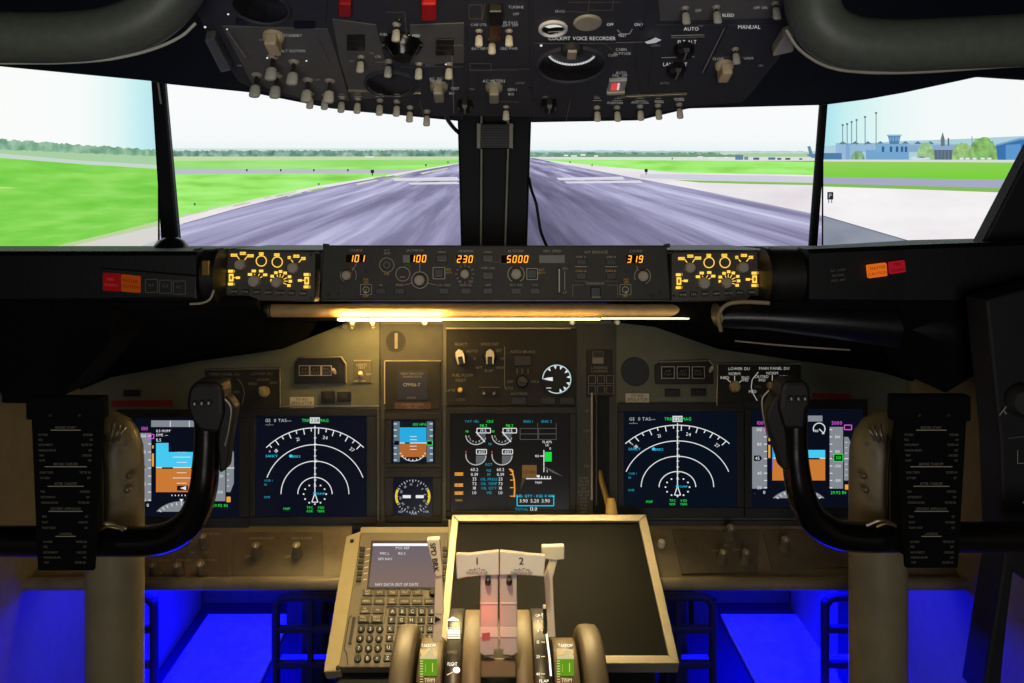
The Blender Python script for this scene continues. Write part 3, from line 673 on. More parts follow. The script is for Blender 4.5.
d.arc(516, 274, 8.2, 8.2, -60, 60, .8, LEG); d.arc(516, 274, 8.2, 8.2, 120, 240, .8, LEG)
d.line(564.5, 271, 564.5, 290, .6, LEG); d.line(636, 265.5, 638, 271, .6, LEG); d.arc(642, 276, 8, 8, -70, 60, .7, LEG); d.arc(642, 276, 8, 8, 130, 210, .7, LEG)
for x in (366.5, 625): d.outline(x - 5.5, 284.5, x + 5.5, 294.5, .5, LEG); d.arc(x, 289.6, 3, 3, 0, 360, .8, LEG)
d.build('lettering', root)
def window(x0, y0, x1, y1, txt, tx):
    mb = MB(); MP.rect(mb, x0, y0, x1, y1, -.001, .0008, em((22, 10, 4), .6), .0004); MP.frame(mb, x0 - .7, y0 - .7, x1 + .7, y1 + .7, .8, .0005, .0018, BLACK)
    o = mb.build('digit_window', root)
    if txt:
        d = Draw(MP, .0012); n = len(txt)
        seg = {'0': 'abcdef', '1': 'bc', '2': 'abged', '3': 'abgcd', '5': 'afgcd', '9': 'abcfgd', '4': 'fgbc'}
        for i, ch in enumerate(txt):
            X0 = tx + (i - (n - 1) / 2) * 5.7; w, h = 3.1, 6.4; y = (y0 + y1) / 2
            S = lambda a, b: (X0 + a * w / 2 - b * .5, y + b * h / 2)
            A, B, Cc, D_, E, G = (-1, -1), (1, -1), (1, 0), (1, 1), (-1, 1), (-1, 0)
            for k, (p, q) in {'a': (A, B), 'b': (B, Cc), 'c': (Cc, D_), 'd': (E, D_), 'e': (G, E), 'f': (A, G), 'g': (G, Cc)}.items():
                if k in seg[ch]: d.line(*S(*p), *S(*q), 1.0, DIG)
        d.build('digits', o)
window(346, 254.5, 366, 262.5, '101', 357); window(403, 254.5, 426.5, 262.8, '100', 418.5); window(456, 255, 474, 263.2, '230', 465)
window(501, 255, 528.5, 263.2, '5000', 517.5); window(626, 255, 644, 263.2, '319', 635)
mb = MB(); MP.rect(mb, 539, 255, 565, 263.2, -.001, .0008, mat('grey_lcd', (96, 96, 92), .4), .0004); mb.build('blank_window', root)
mb = MB(); MP.rect(mb, 402.5, 255, 410, 262.6, .0008, .0011, mat('grey_lcd', (96, 96, 92), .4)); mb.build('blank_window', root)
for x, y, rr in ((347.6, 275.2, 5), (420, 280, 5.6), (465, 274, 4.8), (516, 274, 5.6), (642, 276, 5.6)): knob_mb(MP, x, y, rr, .014, KGREY, KGREY, False, skirt=False).build('selector_knob', root)
for x, y, w, h in ((381, 291, 10, 6), (400, 291, 10, 6), (444, 291, 10, 6), (466, 291, 10, 6), (488, 291, 10, 6), (442, 258.5, 11, 7), (488, 258.5, 11, 7), (488, 275.5, 11, 7), (439, 273, 8.5, 8.5), (516, 291, 10, 6), (535, 291, 10, 6), (532, 274, 8.5, 8.5), (581, 262, 10, 6), (611, 262, 10, 6), (581, 276, 10, 6.5), (611, 276, 10, 6.5)):
    button_mb(MP, x, y, w, h, .003, BLACK).build('mode_button', root)
d2 = Draw(MP, .0033)
for x, y in ((442, 260.5), (488, 260.5), (488, 278), (439, 276)): d2.line(x - 3.5, y, x + 3.5, y, .6, LEGD)
d2.build('button_bars', root)
mb = MB(); MP.rect(mb, 590.5, 287, 600, 297, 0, .006, BLACK, .001); MP.rect(mb, 591, 296, 600, 298, .004, .008, LEGD, .0005); mb.build('disengage_bar', root)
mb = MB(); MP.rect(mb, 557.5, 267.5, 560.5, 293.5, 0, .004, BLACK, .0006); MP.rect(mb, 558.2, 269, 559.8, 292, .004, .007, LGREY, .0006); mb.build('vertical_speed_wheel', root)
for x in (366.5, 625):
    c = MP.pt(x, 289.6); mb = MB(); mb.tube([c, c + MP.n * .012 + MP.v * .004], [.0013, .0022], LGREY, 10); mb.build('flight_director_switch', root)
for x, y in ((329, 294), (338, 294), (660, 292), (652, 296), (366, 271), (626, 271), (570, 266)): screw_mb(MP, x, y, .0022, BLACK).build('screw', root)

# ================================================================== EFIS CONTROL PANELS
def efis(dx, sl, label):
    Q = lambda x, y: (x + dx, y + (3.3 - 4.6 * (x - 235) / 70.0 if sl else 0))
    pl = plane2(248, 1.258, 301, 1.250)
    c = [(224.5, 248.5), (315.5, 252), (314.5, 302), (222, 300)] if not sl else [(671.5, 252), (761.5, 250.5), (762, 301), (671.5, 302)]
    root = thing('efis_control_panel', pl.pt((c[0][0] + c[1][0]) / 2, 300), label, 'control panel')
    mb = MB(); pl.prism(mb, c, -.035, 0, mat('efis_face', (62, 58, 50), .55), .002); mb.build('housing', root)
    d = Draw(pl, .0007)
    R = lambda x, y, w, h, m=AMB: d.crect(*Q(x, y), w, h, m)
    T = lambda x, y, h, t, m=AMB: d.text(*Q(x, y), h, t, m)
    L = lambda x0, y0, x1, y1, w=.8: d.line(*Q(x0, y0), *Q(x1, y1), w, AMB)
    for x, y, w, t in ((234.2, 255.2, 6.5, 'RADIO'), (243, 253.4, 6, 'MINS'), (250.6, 255.8, 6.5, 'BARO'), (261.4, 253.8, 4.6, 'FPV'), (277, 254.8, 5.6, 'MTRS'), (289.4, 257.6, 3, 'IN'), (296.5, 256.2, 6, 'BARO'), (303.6, 258.5, 4.4, 'HPA')):
        R(x, y, w, 2.9); d.text(*Q(x, y), 1.9, t, em((120, 84, 20), .9))
    L(237.5, 256.5, 240, 259.8); L(247.5, 256.5, 245, 259.8); L(291.3, 259.8, 293.5, 262.5); L(301.5, 259.5, 299, 262.5)
    for x, y in ((261.6, 261), (277.5, 262)): d.arc(*Q(x, y), 5.1, 5.1, 0, 360, .9, AMB)
    for s, x in ((1, 231.5), (-1, 307)):
        R(x - .5, 271.2 + (3.3 if s < 0 else 0), 5, 2.8); T(x + 3.2, 271.2 + (3.3 if s < 0 else 0), 2.6, '1' if s > 0 else '2'); R(x, 277.6 + (3 if s < 0 else 0), 4.6, 7.6); R(x - .6, 284 + (2.8 if s < 0 else 0), 5, 2.8); T(x + 3, 284 + (2.8 if s < 0 else 0), 2.6, '1' if s > 0 else '2'); R(x + s * 6.8, 277.7 + (2.7 if s < 0 else 0), 4, 2.4); L(x + s * 2, 277.6 + (2.7 if s < 0 else 0), x + s * 6, 277.6 + (2.7 if s < 0 else 0))
        d.disc(*Q(x, 277.6 + (3 if s < 0 else 0)), 1.3, 2.2, em((150, 110, 30)))
    for x, y in ((250.4, 274.4), (254.2, 271), (261.6, 271), (265.6, 274.8)):
        R(x, y, 4.2, 2.6); L(x + (256.5 - x) * .3, y + (280 - y) * .3, x + (256.5 - x) * .55, y + (280 - y) * .55, .7)
    for x, y in ((272.6, 276.2), (276.4, 272.7), (281, 271.5), (285.6, 273), (290, 276.7), (290.8, 281.2), (289.4, 285.5), (272.6, 280.5)):
        R(x, y, 3.4, 2.7); L(x + (280 - x) * .25, y + (281 - y) * .25, x + (280 - x) * .6, y + (281 - y) * .6, .7)
    d.build('lit_legends', root)
    for x, y, rr in ((241.6, 264.6, 6), (294.2, 267.8, 6.2), (255.6, 281, 6.6), (277.8, 282.2, 5.8)): knob_mb(pl, *Q(x, y), rr * .92, .013, KGREY, KGREY, False, skirt=False).build('selector_knob', root)
    d = Draw(pl, .0037)
    for x, t in ((235.3, 'WXR'), (246, 'STA'), (257.6, 'WPT'), (269, 'ARPT'), (280.5, 'DATA'), (292, 'POS'), (303.6, 'TERR')):
        y = 291.4 + (x - 235) * .028
        button_mb(pl, *Q(x, y), 6.8, 4.8, .003, BLACK).build('map_button', root); d.text(*Q(x, y), 2.0, t, LEG)
    d.build('button_legends', root)
    for x, y in ((227, 252), (311, 255), (227, 296), (311, 298)): screw_mb(pl, x + dx if not sl else x + 447, y + (0 if not sl else 0), .0018, BLACK).build('screw', root)
efis(0, False, 'left black panel of glowing yellow legends and round knobs, left of the orange digits')
efis(447.2, True, 'right black panel of glowing yellow legends and round knobs, right of the orange digits')

# ================================================================== STRIP LIGHT UNDER THE GLARESHIELD
root = thing('strip_light', P(490, 319, 1.40), 'warm glowing strip light with pale tubular housing under the glareshield', 'light')
mb = MB(); mb.tube([P(272, 310.5, 1.405), P(717, 310.5, 1.405)], .0118, mat('pale_housing', (200, 168, 112), .42), 24); mb.build('housing', root)
for x0, x1 in ((261.5, 271), (712, 718.5)):
    mb = MB(); mb.tube([P(x0, 310.5, 1.405), P((x0 + x1) / 2, 310.5, 1.405), P(x1, 310.5, 1.405)], [.0095, .0128, .0122], STEEL, 24); mb.build('end_cap', root)
LAMP_L, LAMP_R = em((255, 206, 116), 165), em((255, 222, 150), 2.5)
mb = MB(); a, b = P(338, 319.6, 1.385), P(442, 319.4, 1.385); mb.box((a + b) / 2, (b.x - a.x, .005, .003), LAMP_L, bev=.0008); mb.build('lamp_tube', root)
mb = MB(); a, b = P(442.5, 319.3, 1.385), P(600, 319.0, 1.385); mb.box((a + b) / 2, (b.x - a.x, .005, .003), em((255, 206, 116), 10), bev=.0008); mb.build('lamp_tube', root)
mb = MB(); a, b = P(601, 318.8, 1.385), P(706, 318.2, 1.385); mb.box((a + b) / 2, (b.x - a.x, .006, .0024), LAMP_R, bev=.0006); mb.build('lamp_tube', root)
for x in (353, 373, 425, 572, 617):
    mb = MB(); c = P(x, 322.5, 1.43); mb.lathe(c, (0, -1, .15), [(.006, 0), (.006, .004), (.004, .006), (0, .0065)][:3], STEEL, 14); mb.build('mounting_bolt', root)
mb = MB(); mb.tube(smooth_path([P(705, 318, 1.39), P(712, 316, 1.385), P(720, 311, 1.37)], 4), .0018, BEIGE, 8); mb.build('lamp_lead', root)
# ================================================================== MAIN INSTRUMENT PANEL
PM = plane2(525, 1.36, 320, 1.47)
root = thing('instrument_panel', PM.pt(496, 528), 'grey brown main instrument panel spanning the cockpit below the strip light', 'instrument panel')
PANELROOT = root
mb = MB(); PM.prism(mb, [(344, 320.5), (612, 320.5), (655, 324), (720, 346), (805, 360), (952, 374), (978, 520), (978, 530), (20, 530), (20, 405), (108, 372), (200, 358), (280, 346)], -.012, 0, PANEL, .001); mb.build('panel_board', root)
mb = MB(); PM.rect(mb, 381, 324, 443, 524, 0, .003, DPANEL, .0008); mb.build('centre_plate', root)
mb = MB(); PM.rect(mb, 576, 324, 616, 528, 0, .003, DPANEL, .0008); mb.build('gear_plate', root)
mb = MB(); PM.rect(mb, 20, 520, 978, 530, .0, .004, BEZEL, .001); mb.build('lower_rail', root)
mb = MB(); PM.prism(mb, [(112, 400.5), (173, 400), (173, 406.5), (112, 407)], .0003, .001, DRED); mb.build('red_stripe', root)
mb = MB(); PM.prism(mb, [(812, 393), (850, 394), (850, 399), (812, 398)], .0003, .001, DRED); mb.build('red_stripe', root)
mb = MB(); PM.rect(mb, 124, 390, 141, 396.5, .0003, .003, BLACK, .0006); mb.build('slot', root)
mb = MB(); PM.prism(mb, [(256, 405.6), (379, 405), (379, 406.6), (256, 407.2)], 0, .0016, STEEL); mb.build('edge_strip', root)
mb = MB(); PM.rect(mb, 379.5, 322, 381, 525, 0, .0035, BLACK); mb.build('joint_line', root)
for x, y in ((353, 327), (373, 327), (386, 329), (425, 326), (405, 356), (345, 327)): screw_mb(PM, x, y, .004, STEEL).build('screw', root)

def ptag(n, x, y, label, cat, group=None): return thing(n, PM.pt(x, y), label, cat, group)
def scrmat(name, col, s=1.0):
    if name in _M: return _M[name]
    m = bpy.data.materials.new(name); m.use_nodes = True; b = m.node_tree.nodes['Principled BSDF']
    b.inputs['Base Color'].default_value = (.004, .004, .005, 1); b.inputs['Roughness'].default_value = .15; b.inputs['Specular IOR Level'].default_value = .15
    b.inputs['Emission Color'].default_value = L3(col); b.inputs['Emission Strength'].default_value = s
    _M[name] = m; return m
SCRN = scrmat('navy_lcd', (8, 12, 26)); SCRE = scrmat('dark_warm_lcd', (22, 20, 18)); SCRB = scrmat('deep_navy_lcd', (5, 14, 26))
def display(name, bez, scr, sm, draw, label, cat='display', bm=BEZEL):
    x0, y0, x1, y1 = bez; a0, b0, a1, b1 = scr
    r = ptag(name, (x0 + x1) / 2, y1, label, cat); mb = MB()
    PM.rect(mb, x0, y0, x1, b0, 0, .007, bm, .0012); PM.rect(mb, x0, b1, x1, y1, 0, .007, bm, .0012); PM.rect(mb, x0, b0, a0, b1, 0, .007, bm, .0012); PM.rect(mb, a1, b0, x1, b1, 0, .007, bm, .0012)
    PM.rect(mb, x0 + 1, y0 + 1, x1 - 1, y1 - 1, -.006, .001, BLACK); mb.build('bezel', r)
    mb = MB(); PM.rect(mb, a0 - .5, b0 - .5, a1 + .5, b1 + .5, .001, .0032, sm, .0004); mb.build('screen', r)
    d = Draw(PM, .0034, .00002); draw(d); d.build('symbology', r); return r
# ---- primary flight displays
def pfd(right):
    def fx(x): return x if not right else 752 + (x - 138) * 1.025
    def fy(y): return y if not right else 427 + (y - 433) * .905
    def dr(d):
        Rr = lambda x0, y0, x1, y1, m: d.rect(fx(x0), fy(y0), fx(x1), fy(y1), m)
        T = lambda x, y, h, t, m, al='c': d.text(fx(x), fy(y), h, t, m, al)
        L = lambda x0, y0, x1, y1, w, m: d.line(fx(x0), fy(y0), fx(x1), fy(y1), w, m)
        Rr(137.6, 433, 152, 501, TAPE); Rr(152, 420.5, 206, 427, TAPE); Rr(213, 433, 226, 501, TAPE)
        for x in (171, 190): L(x, 421, x, 427, .7, W)
        d.poly([(fx(x), fy(y)) for x, y in ((227, 444), (231, 444), (234.5, 453), (234.5, 483), (231, 492), (227, 492))], TAPE)
        T(145.5, 428.6, 3.6, '100', MG); T(220, 428.6, 3.6, '5000', MG)
        for i in range(9):
            y = 436 + i * 8; L(149, y, 152, y, .8, W)
            if i % 2 == 0: T(144.5, y, 3, str(100 - i * 10), W); 
            L(213, y, 215.5, y, .8, W)
            if i % 2: T(220.5, y, 2.6, str(400 - i * 100) if i < 5 else '-%d' % (i * 50), W)
        L(227, 468, 235, 468, .8, W)
        for i in range(7): L(228, 450 + i * 6, 230, 450 + i * 6, .6, W)
        Rr(157, 443, 208.5, 467.5, SKYB); Rr(157, 467.5, 208.5, 492, ORG); L(157, 467.5, 208.5, 467.5, .8, W)
        for i in (-3, -2, -1, 1, 2, 3):
            ln = 9 if i % 2 == 0 else 5; L(182.7 - ln, 467.5 + i * 5.2, 182.7 + ln, 467.5 + i * 5.2, .6, W)
        Rr(169.5, 437, 197, 452, SCRN) if not right else Rr(158.6, 437, 209, 458.4, SCRN); Rr(178, 485.5, 189, 490.5, em((30, 24, 22))); d.poly([(fx(181), fy(488)), (fx(187), fy(486)), (fx(187), fy(490))], W)
        L(163, 468, 174, 468, 1.6, em((20, 20, 20))); L(192, 468, 203, 468, 1.6, em((20, 20, 20)))
        for i in range(7): L(173 + i * 3.3, 494.5, 173 + i * 3.3, 496, .8, W)
        n = 14; cx, cy, rx, ry = 182.5, 524, 30, 23
        pts = [(fx(cx + rx * math.cos(a)), fy(cy - ry * math.sin(a))) for a in [math.radians(33 + 114 * i / n) for i in range(n + 1)]]
        d.poly(pts, TAPE)
        d.ticks(fx(cx), fy(cy), rx * .98, ry * .95 * (1 if not right else .905), 40, 140, 11, 3, .7, W)
        d.poly([(fx(182.5), fy(502)), (fx(180.5), fy(499)), (fx(184.5), fy(499))], W)
        T(157.5, 431, 2.5, 'ILS 19/199\'', W, 'l'); T(157.5, 435, 2.5, 'DME ---', W, 'l'); T(157.5, 440, 3, 'ILS', W, 'l')
        d.crect(fx(154), fy(460), 2, 13, ORM); d.crect(fx(154), fy(447), 1.6, 3, ORM)
        d.outline(fx(149), fy(434.5), fx(155), fy(438.5), .8, MG); d.outline(fx(227), fy(431), fx(234), fy(436), .9, MG)
        Rr(227.5, 496.5, 231.5, 502, ORM); T(221, 505.3, 3, '29.92 IN', GR); T(149, 505, 3.2, '0', W); T(139.5, 505, 3, '.', W)
        d.poly([(fx(x), fy(y)) for x, y in ((139, 464.5), (145, 464.5), (147, 467.5), (145, 470.5), (139, 470.5))], em((14, 16, 22))); T(142.3, 467.5, 3.2, '45', W)
        d.poly([(fx(x), fy(y)) for x, y in ((215, 467), (217, 462.5), (226, 462.5), (226, 471.5), (217, 471.5))], em((14, 16, 22))); d.outline(fx(216.5), fy(463), fx(225.5), fy(471), .8, GR); T(221, 467, 3.2, '301', GR)
        if right:
            d.arc(818, 429, 5.8, 5.8, -60, 200, .9, W); d.line(818, 429, 823, 434, .9, W); d.text(814.5, 431, 2.4, '980', W); d.line(772, 440, 772, 470, .9, em((60, 110, 240)))
    return dr
BM = mat('bezel_dark', (36, 37, 40), .5, spec=.3)
display('primary_flight_display', (118, 410, 250, 528), (136, 418, 240, 517), SCRN, pfd(False), 'left flight display with cyan over orange horizon, half hidden by the left control wheel', bm=BM)
display('primary_flight_display', (744, 400, 866, 518), (751, 409, 862, 507.5), SCRN, pfd(True), 'right flight display with cyan over orange horizon, half hidden by the right control wheel', bm=BM)
# ---- navigation displays
def nav(cx, cy, sx, sy, ox, oy, right):
    def dr(d):
        r1, r2, r3, r4 = 66.8, 49.8, 33.2, 16.8
        d.arc(cx, cy, r1 * sx, r1 * sy, 44.5, 135.5, .85, W, 40); d.arc(cx, cy, r2 * sx, r2 * sy, 19.5, 160.5, .85, W, 40); d.arc(cx, cy, r3 * sx, r3 * sy, 0, 180, .85, W, 36); d.arc(cx, cy, r4 * sx, r4 * sy, 0, 180, .9, W, 24)
        for i in range(14):
            a = math.radians(48 + i * 84 / 13); l = 6 if i % 2 == 0 else 3.6
            d.line(cx + r1 * sx * math.cos(a), cy - r1 * sy * math.sin(a), cx + (r1 - l) * sx * math.cos(a), cy - (r1 - l) * sy * math.sin(a), .9, W)
        for a, t in ((107, '21'), (80, '24'), (51, '27'), (131, '18')):
            a = math.radians(a); d.text(cx + (r1 - 9) * sx * math.cos(a), cy - (r1 - 9) * sy * math.sin(a), 3.4, t, W, rot=90 - math.degrees(a))
        d.line(cx, cy - r1 * sy - 2, cx, cy, .9, W)
        for i in range(9): d.line(cx - 1, cy - 8 - i * 6, cx + 1.6, cy - 8 - i * 6, .7, W)
        for i in range(12):
            a = 2 * PI * i / 12; d.crect(cx + 11 * sx * math.cos(a), cy - 10 * sy * math.sin(a), 1.5, 1.4, W)
        d.path([(cx, cy - 1), (cx - 3, cy + 8), (cx + 3, cy + 8), (cx, cy - 1)], .9, W); d.disc(cx, cy - 1, 1.6, 1.4, CY_, 10); d.text(cx + 6, cy - .5, 2, 'OANF', CY_)
        d.rect(cx - 5, oy + 1, cx + 5, oy + 7, em((210, 214, 214))); d.text(cx, oy + 4, 3.8, '228', INK if False else em((16, 18, 22))); d.text(cx - 9, oy + 4, 3, 'TRK', GR); d.text(cx + 9, oy + 4, 3, 'MAG', GR)
        d.text(ox + 4, oy + 4, 3.2, 'GS  0 TAS---', WD, 'l'); d.text(ox + 4, oy + 8, 2.4, '---/---', WD, 'l')
        x = cx - 43; d.text(x, cy - 38, 2.5, 'SANCY', CY_); d.text(x - 2, cy - 42, 3, '*', W); d.disc(cx - 24, cy - 38, 1.8, 1.6, CY_, 8); d.text(cx - 18.5, cy - 37.5, 2.5, 'BRKS', CY_)
        d.text(ox + 3, cy - 13.5, 2.2, 'VOR 1', CYD, 'l'); d.text(ox + 3, cy - 9.5, 2.2, '116', CYD, 'l'); d.text(ox + 3, cy + 3, 2.2, 'DME', CYD, 'l')
        d.text(cx - 28, cy + 14.5, 2.4, 'MAP', GR); d.text(cx - 5, cy + 13.5, 2.5, 'TFC', GR); d.text(cx + 6, cy + 13.5, 2.5, 'VSD', GR); d.text(cx - 5, cy + 17, 2.2, 'RDR', GR); d.text(cx + 6, cy + 17, 2.2, 'TERR', GR); d.text(cx + 1, cy - 33.5 * sy, 3, '10', W)
    return dr
display('navigation_display', (250, 408.5, 377, 524), (256.5, 416.5, 367, 516.5), SCRN, nav(315.4, 494, 1.02, .99, 262, 416.5, False), 'left map display with white range arcs, right of the left flight display', bm=BM)
display('navigation_display', (617, 403, 743, 518), (624, 412, 736, 507), SCRB, nav(677, 487, 1.09, .925, 625, 417 - 2, True), 'right map display with white range arcs, right of the landing gear lever', bm=BM)
# ---- engine display
def eng(d):
    for k, cx in enumerate((476, 502)):
        d.arc(cx, 435.4, 10, 9.2, 180, 345, .9, WD, 24); d.poly([(cx, 435.4), (cx + 9, 440), (cx + 9.6, 434), (cx + 4, 431)], em((84, 88, 90)))
        d.line(cx, 432, cx + 9, 442, .9, W)
        for i in range(6):
            a = math.radians(190 + i * 27); d.text(cx + 7.2 * math.cos(a), 435.4 - 6.6 * math.sin(a), 2.2, str(i * 2), WD)
        d.rect(cx + 1, 428.4, cx + 14.5, 433, em((20, 20, 20))); d.outline(cx + 1, 428.4, cx + 14.5, 433, .8, W); d.text(cx + 7.5, 430.7, 3, '19.5', W); d.text(cx + 7.5, 425.8, 3, '98.2', GR); d.text(cx - 9, 431.5, 2.2, '98', GR)
        d.arc(cx, 455.5, 10, 9.4, 170, 360, .9, WD, 24); d.poly([(cx, 464)] + [(cx + 9.6 * math.cos(a), 455.5 - 9 * math.sin(a)) for a in [math.radians(270 + 18 * j) for j in range(6)]] + [(cx, 455.5)], em((96, 98, 100)))
        d.rect(cx + .5, 449.5, cx + 10.5, 454, em((20, 20, 20))); d.outline(cx + .5, 449.5, cx + 10.5, 454, .8, W); d.text(cx + 5.5, 451.8, 3, '403', W); d.line(cx - 10, 451, cx - 10, 453, .9, em((220, 60, 50)))
        for y, t in ((469.5, '60.2'), (474.4, '0.39'), (478.9, '25'), (483.5, '72'), (488, '18'), (492.6, '1.0')): d.text(cx - 1.5, y, 3, t, W)
    d.text(472, 421.5, 2.4, 'TAT +15c', CYD); d.text(490, 421.5, 2.4, 'CRZ', GR); d.text(490, 444, 2.4, 'N1', CYD)
    for y, t in ((464.5, 'EGT'), (470.4, 'N2'), (474.6, 'FF'), (479.2, 'OIL PRESS'), (483.6, 'OIL TEMP'), (488, 'OIL QTY'), (492.6, 'VIB')): d.text(489, y, 2.7, t, CYD)
    for y, t in ((474, 'ENG FAIL'), (485, 'START VALVE'), (493, 'LOW OIL')):
        d.crect(459, y, 8.5, 3.2, ORM); d.text(459, y, 2.0, t[:8], em((70, 44, 10)), wx=.7)
    d.text(459, 500, 2, 'XBLD', AMBD)
    d.path([(509, 469), (512, 470), (514.2, 480), (514.6, 490), (514, 497)], 1.4, ORM)
    for y in (471, 474.5, 480, 487.5, 496): d.line(510, y, 513.5, y, .9, ORM)
    for x, t in ((528, 'ENG 1'), (546.5, 'ENG 2')):
        d.text(x, 421.5, 2.6, t, CYD); d.outline(x - 8, 428.5, x + 9.5, 434, .5, em((90, 90, 88))); d.outline(x - 8, 434, x + 9.5, 439.5, .5, em((90, 90, 88)))
        d.line(x + 9.5, 423, x + 9.5, 439, .5, em((80, 80, 78)))
    d.text(547, 442, 2.4, 'FLAPS', W); d.text(547, 445, 2.4, 'LE', W); d.text(550, 448.5, 2.4, '0', W)
    d.line(543.7, 450, 543.7, 472, .8, W); d.rect(544.5, 452, 551.5, 461.5, em((30, 215, 70))); d.line(540, 456, 544, 456, .9, W); d.text(537, 456, 2.4, '105', W); d.text(547, 471, 2.2, '5', W)
    d.line(526, 478.6, 551, 478.6, .9, W)
    for i in range(9): d.line(527 + i * 2.9, 476, 527 + i * 2.9, 478.6, .8, W)
    d.crect(537, 476, 5, 2, W); d.text(538, 482.5, 2.2, 'TRIM', W)
    d.rect(522, 465, 536.5, 478, em((110, 80, 44))); d.text(529.5, 472, 3.2, 'LEVER', em((54, 38, 20)))  # tan label is a reflection in the glass, painted as glowing colour
    d.poly([(522, 478), (526, 478), (520, 490)], em((74, 58, 36))); d.poly([(541, 465), (552, 470), (563, 476.5), (552, 472.5)], em((86, 84, 80)))
    d.outline(517, 496, 553.5, 505.6, .9, CY_); d.crect(535, 495.6, 33, 2.6, scrmat('dark_warm_lcd', (22, 20, 18))); d.text(535, 495.8, 2.5, 'FUEL QTY - KGS X 1000', CY_)
    for x, t in ((523.5, '3.90'), (534.5, '5.20'), (545.5, '3.90')): d.text(x, 500.6, 3.4, t, W)
    d.text(521.5, 509, 2.8, 'TOTAL', CYD); d.text(533.5, 508.6, 3.6, '13.0', W)
display('engine_display', (446, 407, 576, 517), (451, 414, 569, 511), SCRE, eng, 'centre engine display with round gauges, green block and cyan fuel box', bm=mat('bezel_warm', (40, 38, 34), .5, spec=.3))
# ---- standby attitude + radio magnetic indicator
def stby(d):
    d.rect(394, 421.5, 433, 462, em((20, 26, 32))); d.rect(394, 421.5, 400, 462, em((92, 112, 124))); d.rect(427, 421.5, 433, 462, em((92, 112, 124)))
    d.rect(400, 427.5, 426.5, 443, em((40, 170, 225))); d.rect(400, 443, 426.5, 457, em((176, 104, 48))); d.line(400, 443, 426.5, 443, .9, W)
    for i in (-2, -1, 1, 2): d.line(410, 443 + i * 3.2, 417, 443 + i * 3.2, .6, W)
    for i in range(7): d.line(394, 424 + i * 6, 397, 424 + i * 6, .9, W); d.line(430, 424 + i * 6, 433, 424 + i * 6, .9, W)
    d.text(420, 424.5, 2.6, '1013 HPA', GR); d.arc(413, 452, 12, 9, 200, 340, .6, W); d.ticks(413, 450, 14, 11, 200, 340, 9, 2, .8, W)
    d.crect(396.8, 443, 5, 4, em((14, 14, 16))); d.crect(429.5, 443, 6, 4, em((14, 14, 16))); d.outline(427, 441, 432.5, 445, .6, GR); d.line(405, 443, 410, 443, 1.2, em((20, 20, 20)))
display('standby_attitude_indicator', (385, 412, 442, 468), (392, 420, 435, 463.5), SCRN, stby, 'small square standby horizon instrument, blue over brown, above a round compass dial', 'instrument', bm=mat('bezel_warm', (40, 38, 34)))
def rmi(d):
    cx, cy = 413, 496.3
    for i in range(36):
        a = 2 * PI * i / 36; r0, r1 = 17.6, (14.6 if i % 3 == 0 else 16)
        d.line(cx + r0 * math.cos(a), cy - r0 * math.sin(a) * .96, cx + r1 * math.cos(a), cy - r1 * math.sin(a) * .96, .8, WD)
    for i, t in enumerate(('N', '3', '6', 'E', '12', '15', 'S', '21', '24', 'W', '30', '33')):
        a = math.radians(90 - i * 30 + 8); d.text(cx + 12.4 * math.cos(a), cy - 12 * math.sin(a), 2.2, t, WD, rot=90 - math.degrees(a))
    d.rect(403, 495, 411, 498, W); d.rect(416, 495, 424, 498, W)
    for s in (0, 180): d.arc(cx, cy, 16.5, 15.5, s - 26, s + 26, 2.4, em((225, 195, 70)), 14)
    d.text(401, 511.5, 2, 'ADF', WD); d.text(414, 513.4, 2.2, 'VOR', WD); d.text(426, 511.5, 2, 'VOR', WD)
display('radio_compass', (385, 471, 442, 522), (394, 477.5, 432.5, 516), SCRN, rmi, 'round white ticked compass dial with yellow side marks, below the standby horizon', 'instrument', bm=mat('bezel_warm', (40, 38, 34)))
# ---- round brake pressure gauge
r = ptag('brake_pressure_gauge', 556.5, 396, 'small round gauge with white ring and left pointing needle, above the engine display', 'gauge')
c = PM.pt(556.5, 379.5); mb = MB(); rr = 16.2 * c.y / F; mb.lathe(c, PM.n, [(rr, 0), (rr, .008), (rr * .94, .0095), (rr * .9, .006), (0.0, .006)][:4], BLACK, 36); mb.cyl(c + PM.n * .001, c + PM.n * .0062, rr * .91, rr * .91, INK, 36); mb.build('case', r)
d = Draw(PM, .0066, .00003); d.arc(556.5, 379.5, 14, 14, -125, 180, .9, em((190, 220, 220)), 40)
for a in (128, 97, 70, 38, 10, -20, -48, -72):
    t = math.radians(a); ux, uy = math.cos(t), -math.sin(t); x, y = 556.5 + 11.6 * ux, 379.5 + 11.6 * uy; d.poly([(x + ux * 1.6 - uy * 1.4, y + uy * 1.6 + ux * 1.4), (x + ux * 1.6 + uy * 1.4, y + uy * 1.6 - ux * 1.4), (x - ux * 1.8, y - uy * 1.8)], W)
d.line(546, 388.3, 551, 388.3, 1, WD); d.build('dial_marks', r)
d = Draw(PM, .0075); d.poly([(542.5, 379.3), (548, 378), (552.5, 377.6), (552.5, 381.4), (548, 380.8)], W); d.build('needle', r, 'white needle pointing left')
